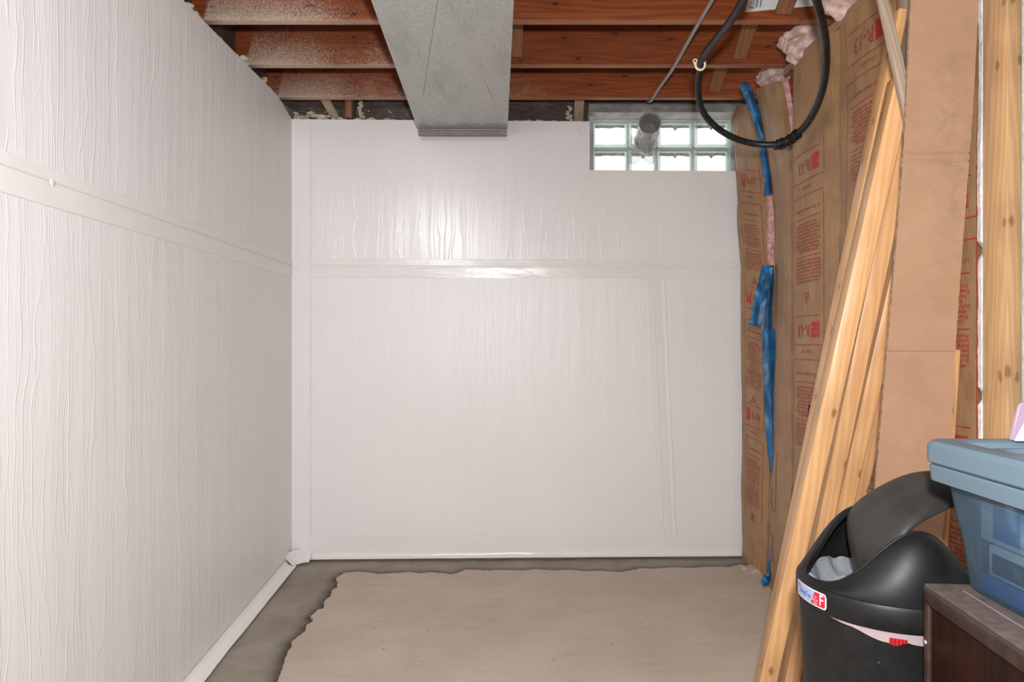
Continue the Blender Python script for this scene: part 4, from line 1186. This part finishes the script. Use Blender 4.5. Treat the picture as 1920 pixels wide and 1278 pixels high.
# ------------------------------------------------------------------ swing top bin
BC = Vector((0.762, 1.40, zf(0.76, 1.4) + 0.001)); Z0 = 0.628 - BC.z; RC = 0.1705
binr = empty('trash_bin', tuple(BC))
tag(binr, 'round black plastic swing top trash bin with its lid flap tipped open', 'trash bin')
mb = MB()
mb.lathe([(0.0, 0.004), (0.125, 0.004), (0.132, 0.0), (0.137, 0.008), (0.164, Z0 - 0.045), (0.1615, Z0 - 0.045), (0.134, 0.014), (0.0, 0.012)], 96)
mb.build('bin_body', M['black'], binr, smooth=40)
mb = MB()
mb.lathe([(0.160, Z0 - 0.044), (0.1685, Z0 - 0.046), (0.1705, Z0 - 0.041), (0.1705, Z0 - 0.006), (0.1680, Z0), (0.163, Z0 + 0.002), (0.158, Z0), (0.158, Z0 - 0.044), (0.160, Z0 - 0.044)], 128)
mb.build('collar', M['black'], binr, smooth=40)
A_, Bq, Hh = 0.158, 0.108, 0.118
def edge_pt(th): 
    return Vector((A_ * math.cos(th), Bq * math.sin(th), Z0 + 0.006 + Hh * abs(math.sin(th)) ** 4.4))
mb = MB(); NT_ = 128; NP_ = 14
def hood(u, v):
    th = 2 * math.pi * u; e = edge_pt(th); r0 = Vector((0.1655 * math.cos(th), 0.1655 * math.sin(th), Z0))
    a_ = v * math.pi / 2
    k = 1 - math.cos(a_); kz = math.sin(a_)
    return Vector((r0.x + (e.x - r0.x) * k, r0.y + (e.y - r0.y) * k, r0.z + (e.z - r0.z) * kz))
mb.grid(hood, NT_, NP_)
# rolled lip and inner skin
mb.grid(lambda u, v: (lambda e, c_: e + Vector(((-e.x) * 0.03 * v, (-e.y) * 0.03 * v, -0.012 * v * v)))(edge_pt(2 * math.pi * u), 0), NT_, 3)
mb.build('lid_hood', M['black'], binr, smooth=70)
mb = MB(); mb.tube([edge_pt(2 * math.pi * k / 128) + Vector((0, 0, 0)) for k in range(129)], 0.0028, 6, caps=False)
mb.build('opening_lip', M['black'], binr, smooth=70)
# swinging flap
PIV = Vector((0, 0, Z0 + 0.098)); PHI = math.radians(68)
ca, sa = math.cos(PHI), math.sin(PHI)
def flp(u, v, off=0.0):
    th = 2 * math.pi * u; a_, b_ = A_ * 1.0, Bq * 0.93
    x = a_ * v * math.cos(th); y = b_ * v * math.sin(th)
    s_ = max(0.0, 1 - (x / a_) ** 2)
    zb = Hh * s_ ** 2.2; z0_ = (Hh + 0.022) * math.sqrt(s_); yb = b_ * math.sqrt(s_) + 1e-6
    z = zb + (z0_ - zb) * math.sqrt(max(0.0, 1 - min(1.0, abs(y) / yb) ** 2)) + 0.006 - off
    q = Vector((x * (1 - off * 2), y * (1 - off * 2), Z0 + z)) - PIV
    return Vector((q.x * ca - q.z * sa, q.y, q.x * sa + q.z * ca)) + PIV
mb = MB()
rr = [0.001] + list(np.linspace(0.06, 0.9, 18)) + [0.94, 0.97, 0.985, 0.995, 1.0]
for off, fl2 in ((0.0, False), (0.006, True)):
    mb.grid(lambda u, v: flp(u, rr[int(round(v * (len(rr) - 1)))], off), 96, len(rr) - 1, flip=fl2)
mb.grid(lambda u, v: flp(u, 1.0, 0.006 * v), 96, 1)
mb.build('swing_flap', M['black_dusty'], binr, smooth=60)
for s_ in (-1, 1):
    mb = MB(); mb.tube([PIV + Vector((0, s_ * 0.10, 0.0)), PIV + Vector((0, s_ * 0.116, 0.0))], 0.006, 12); mb.build('pivot_pin', M['black'], binr, smooth=40)
# label on the collar
def collar_pt(th, z, off=0.0007): 
    r_ = 0.1705 + off
    return Vector((r_ * math.cos(th), r_ * math.sin(th), z))
th0, th1 = math.radians(170), math.radians(205)
lz0, lz1 = Z0 - 0.038, Z0 - 0.007
def lab(u, v, off): return collar_pt(th0 + (th1 - th0) * u, lz0 + (lz1 - lz0) * v, off)
def rrect(u0, u1, v0, v1, off, mat, name, par, cut=0.0, rad=0.15):
    """rounded label patch: column by column so it follows the curve"""
    mb = MB(); n_ = 40; vs = []; fs = []
    asp = (th1 - th0) * 0.17 / (lz1 - lz0)
    for i in range(n_ + 1):
        t = i / n_; u = u0 + (u1 - u0) * t
        du = min(u - u0, u1 - u) * asp; ins = 0.0
        if du < rad: ins = rad - math.sqrt(max(0, rad * rad - (rad - du) ** 2))
        va, vb = v0 + ins, v1 - ins
        if cut and t < cut: vb = va + (vb - va) * max(0.02, t / cut)
        vs += [lab(u, va, off), lab(u, vb, off)]
        if i: fs.append((2 * i - 2, 2 * i, 2 * i + 1, 2 * i - 1))
    mb.add(vs, fs); return mb.build(name, mat, par)
label = rrect(0, 1, 0, 1, 0.0006, M['lbl_white'], 'sticker', binr, rad=0.2)
rrect(0.03, 0.72, 0.09, 0.91, 0.0009, M['lbl_blue'], 'blue_field', label, rad=0.14)
rrect(0.60, 0.97, 0.09, 0.91, 0.0012, M['lbl_red'], 'red_field', label, cut=0.32, rad=0.14)
def ltext(s, uc, vc, size, mat, name, asp=1.0, slant=0.0):
    v, f = text2d(s); W_ = (th1 - th0) * 0.171; H_ = lz1 - lz0
    mb = MB(); mb.add([lab(uc + (X_ * size * asp) / W_, vc + (Y_ * size) / H_ + slant * X_ * size / W_, 0.0016) for X_, Y_ in v], f)
    mb.build(name, mat, label)
ltext('F', 0.885, 0.5, 0.030, M['lbl_white'], 'printed_letter', 0.8)
ltext('SwingTop', 0.40, 0.48, 0.0125, M['lbl_ink'], 'printed_name', 0.85)
ltext('for', 0.74, 0.6, 0.006, M['lbl_white'], 'printed_words'); ltext('flip lid', 0.73, 0.4, 0.006, M['lbl_white'], 'printed_words'); ltext('bins', 0.74, 0.22, 0.006, M['lbl_white'], 'printed_words')
mb = MB(); mb.tube([lab(0.13 + 0.075 * math.cos(q), 0.72 + 0.13 * math.sin(q), 0.0014) for q in np.linspace(0, 6.2832, 20)], 0.0005, 4)
mb.build('printed_oval', M['lbl_red'], label)
# liner
lin_ = empty('bin_liner', (BC.x, BC.y, BC.z + Z0 - 0.05))
tag(lin_, 'thin clear plastic liner bag in the black trash bin, hem showing under the collar', 'bin bag')
mb = MB()
def bag(u, v):
    th = 2 * math.pi * u; r_ = 0.1575 * (1 - v) + 0.0 * v
    fold = 0.010 * nz(math.cos(th) * 4, math.sin(th) * 4, v * 3) + 0.0016 * math.sin(th * 23 + 7 * nz(math.cos(th) * 2, math.sin(th) * 2 + v)) * (1 - v)
    z = 0.046 - 0.10 * (1 - (1 - v) ** 2.2) + fold + 0.05 * max(0, nz(math.cos(th) * (1 - v) * 5 + 3, math.sin(th) * (1 - v) * 5, 2))
    return Vector((r_ * math.cos(th), r_ * math.sin(th), min(z, 0.052)))
mb.grid(bag, 140, 24); mb.build('bag_film', M['liner'], lin_, smooth=50)
mb = MB()
def hem(u, v):
    th = math.radians(206 + 74 * u)
    dr = math.sin(math.pi * u) ** 0.6
    zt = 0.003; zb_ = zt - (0.004 + 0.021 * min(1.0, 1.6 * u)) * dr * (0.6 + 0.4 * abs(math.cos(u * 7.5)))
    r_ = 0.1655 + 0.001 * v + 0.0012 * nz(u * 20, v * 3)
    return Vector((r_ * math.cos(th), r_ * math.sin(th), zt + (zb_ - zt) * v))
mb.grid(hem, 60, 4); mb.build('bag_hem', M['liner_pink'], lin_, smooth=60)
mb = MB()
def cord(u, v):
    th = math.radians(243 + 10 * u); zz_ = -0.006 - 0.0135 * v * (0.55 + 0.45 * math.sin(math.pi * min(1, u + 0.2))) - 0.0006 * math.sin(u * 60)
    r_ = 0.1678 + 0.0008 * math.sin(u * 30)
    return Vector((r_ * math.cos(th), r_ * math.sin(th), zz_))
mb.grid(cord, 40, 4); mb.build('drawstring', M['red_cord'], lin_, smooth=60)

# ------------------------------------------------------------------ dark cabinet
CT = 0.688
RZ = math.radians(-4.7)
c0 = Vector((0.719, 1.20, 0.0)); cz = zf(0.75, 0.9)
cab = empty('cabinet', (c0.x, c0.y, cz + 0.0005), RZ)
tag(cab, 'dark walnut cabinet with a dusty top, under the blue storage tote', 'cabinet')
Lc, Wc, hc = 0.85, 0.46, CT - cz
mb = MB(); mb.box(0.008, Wc - 0.008, -Lc + 0.008, -0.008, 0.0, hc - 0.02); mb.build('carcass', M['veneer'], cab, bevel=0.001)
mb = MB(); mb.box(0, Wc, -Lc, 0, hc - 0.006, hc); mb.build('cabinet_top', M['cab_top'], cab, bevel=0.002)
mb = MB(); mb.box(-0.002, 0.012, -Lc, 0, hc - 0.034, hc - 0.007); mb.build('top_rail', M['veneer_trim'], cab, bevel=0.004, seg=3)
mb = MB(); mb.box(-0.001, 0.013, -0.014, 0.001, 0, hc - 0.007); mb.build('corner_post', M['veneer_trim'], cab, bevel=0.003, seg=3)
mb = MB(); mb.box(0.004, 0.010, -Lc + 0.02, -0.016, 0.03, hc - 0.036); mb.build('side_panel', M['veneer'], cab, bevel=0.001)
mb = MB(); mb.box(-0.0005, Wc, -Lc, 0, hc - 0.0085, hc - 0.0065); mb.build('inlay_line', M['box_dark'], cab)
mb = MB(); mb.box(0.045, 0.0465, -Lc + 0.01, -0.035, hc - 0.001, hc + 0.0006); mb.build('top_inlay', M['liner_pink'], cab)
mb = MB()
for zz_ in (hc - 0.10, hc - 0.30):
    q = MB(); q.lathe([(0.0003, 0.0018), (0.003, 0.0012), (0.0036, 0)], 10); q.v = [(-0.001 - z, x - 0.007, y + zz_) for x, y, z in q.v]; q.build('brass_nail', M['galv'], cab)

# ------------------------------------------------------------------ blue storage tote with contents
TO = Vector((0.775, 1.185, CT + 0.0015)); TRZ = math.radians(-1.5)
tote = empty('storage_tote', tuple(TO), TRZ)
tag(tote, 'translucent blue plastic storage tote on the dark cabinet', 'storage tote')
TW, TL, TH = 0.36, 0.56, 0.205
def rring(x0, x1, y0, y1, r, z, n=8):
    pts = []
    for cx_, cy_, a0 in ((x1 - r, y1 - r, 0), (x0 + r, y1 - r, 90), (x0 + r, y0 + r, 180), (x1 - r, y0 + r, 270)):
        for k in range(n + 1):
            a_ = math.radians(a0 + 90 * k / n); pts.append((cx_ + r * math.cos(a_), cy_ + r * math.sin(a_), z))
    return pts
def loft(rings, mb, close_first=False, close_last=False):
    n_ = len(rings[0]); b0 = len(mb.v)
    vs = [q for r_ in rings for q in r_]; fs = []
    for i in range(len(rings) - 1):
        for k in range(n_):
            fs.append((i * n_ + k, i * n_ + (k + 1) % n_, (i + 1) * n_ + (k + 1) % n_, (i + 1) * n_ + k))
    if close_first: fs.append(tuple(range(n_))[::-1])
    if close_last: fs.append(tuple((len(rings) - 1) * n_ + k for k in range(n_)))
    mb.add(vs, fs)
def rg(e, z, r=0.035): return rring(-e, TW + e, -TL - e, e, r, z)
mb = MB()
loft([rg(-0.02, 0.001, 0.03), rg(-0.006, 0.0), rg(0.001, 0.008), rg(0.012, 0.105), rg(0.0145, 0.11), rg(0.022, 0.170), rg(0.030, 0.176), rg(0.031, TH - 0.03)], mb, True)
mb.build('tote_body', M['bin'], tote, smooth=35)
mb = MB(); loft([rg(0.031, TH - 0.028), rg(0.044, TH - 0.026, 0.04), rg(0.046, TH - 0.002, 0.04), rg(0.043, TH + 0.001, 0.04), rg(0.034, TH + 0.001)], mb)
mb.build('tote_rim', M['lid'], tote, smooth=35)
mb = MB()
LB = TH + 0.004
loft([rg(0.046, LB, 0.04), rg(0.049, LB + 0.003, 0.042), rg(0.049, LB + 0.030, 0.042), rg(0.043, LB + 0.038, 0.04), rg(0.012, LB + 0.040, 0.035), rg(0.004, LB + 0.036, 0.03), rg(-0.002, LB + 0.024, 0.03), rg(-0.016, LB + 0.023, 0.03), rg(-0.020, LB + 0.030, 0.03), rg(-0.034, LB + 0.031, 0.03), rg(-0.040, LB + 0.024, 0.03)], mb, False, True)
mb.build('tote_lid', M['lid'], tote, smooth=30)
# contents: separate cartons standing inside
def carton(x, y, z, sx, sy, sz, mat, label, face=None, rz=0):
    o = MB().box(0, sx, 0, sy, 0, sz).build('carton', M[mat], bevel=0.002)
    loc = Matrix.Translation(TO) @ Matrix.Rotation(TRZ, 4, 'Z') @ Vector((x, y, z)); o.location = loc; o.rotation_euler = (0, 0, TRZ + rz)
    tag(o, label, 'box', 'cartons inside the blue tote')
    if face:
        for i, (ya, yb, za, zb_, mt) in enumerate(face):
            MB().box(-0.0012, 0.001, ya * sy, yb * sy, za * sz, zb_ * sz).build('printed_panel', M[mt], o)
    return o
carton(0.016, -0.142, 0.088, 0.24, 0.118, 0.072, 'box_grey', 'pale box with a blue picture, upper left inside the tote', [(0.2, 0.72, 0.12, 0.85, 'box_blue'), (0.0, 1.0, 0.9, 1.0, 'box_red')])
carton(0.014, -0.148, 0.035, 0.24, 0.10, 0.050, 'box_grey', 'grey carton with a round dot, below the picture box in the tote', [(0.1, 0.9, 0.12, 0.75, 'box_dark'), (0.2, 0.38, 0.25, 0.6, 'white')])
carton(0.012, -0.15, 0.004, 0.24, 0.12, 0.028, 'box_blue', 'flat dark blue box lying on the tote floor')
carton(0.014, -0.29, 0.060, 0.24, 0.125, 0.055, 'box_dark', 'dark carton with a red stripe, right side inside the tote', [(0.15, 0.95, 0.02, 0.25, 'box_red'), (0.1, 1.0, -0.12, 0.0, 'white')])
carton(0.012, -0.285, 0.004, 0.24, 0.125, 0.050, 'box_grey', 'pale carton with a round dot, lower right in the tote', [(0.08, 0.92, 0.2, 0.75, 'box_dark'), (0.62, 0.78, 0.3, 0.6, 'white')])
carton(0.018, -0.285, 0.118, 0.24, 0.125, 0.045, 'box_dark', 'dark box just under the lid, right side of the tote', [(0.05, 0.9, 0.5, 0.9, 'box_blue')])
carton(0.02, -0.50, 0.004, 0.26, 0.19, 0.13, 'box_blue', 'large dark blue box at the near end of the tote')
# things standing on the lid at the frame's right edge
LZ = CT + 0.0015 + LB + 0.0245
def slab(poly, y0_, y1_, name, mat):
    m_ = MB(); n_ = len(poly)
    m_.add([(x, y0_, z) for x, z in poly] + [(x, y1_, z) for x, z in poly], [tuple(range(n_)), tuple(range(n_, 2 * n_))[::-1]] + [(k, n_ + k, n_ + (k + 1) % n_, (k + 1) % n_) for k in range(n_)])
    return m_.build(name, mat, bevel=0.0008, seg=1)
LZ2 = CT + 0.0015 + LB + 0.041
o = slab([(0, 0), (0.014, 0.058), (0.019, 0.064), (0.026, 0.066), (0.15, 0.066), (0.15, 0)], 0, 0.006, 'folder', M['lav'])
o.location = ((1896 - CX) / F * 1.185, 1.185, LZ2)
tag(o, 'lavender plastic folder standing on the blue tote lid at the right edge', 'folder')
o = slab([(0, 0), (0.022, 0.042), (0.13, 0.042), (0.13, 0)], 0, 0.004, 'white_card', M['white'])
o.location = ((1904 - CX) / F * 1.172, 1.172, LZ2)
tag(o, 'white card leaning in front of the lavender folder on the tote', 'card')
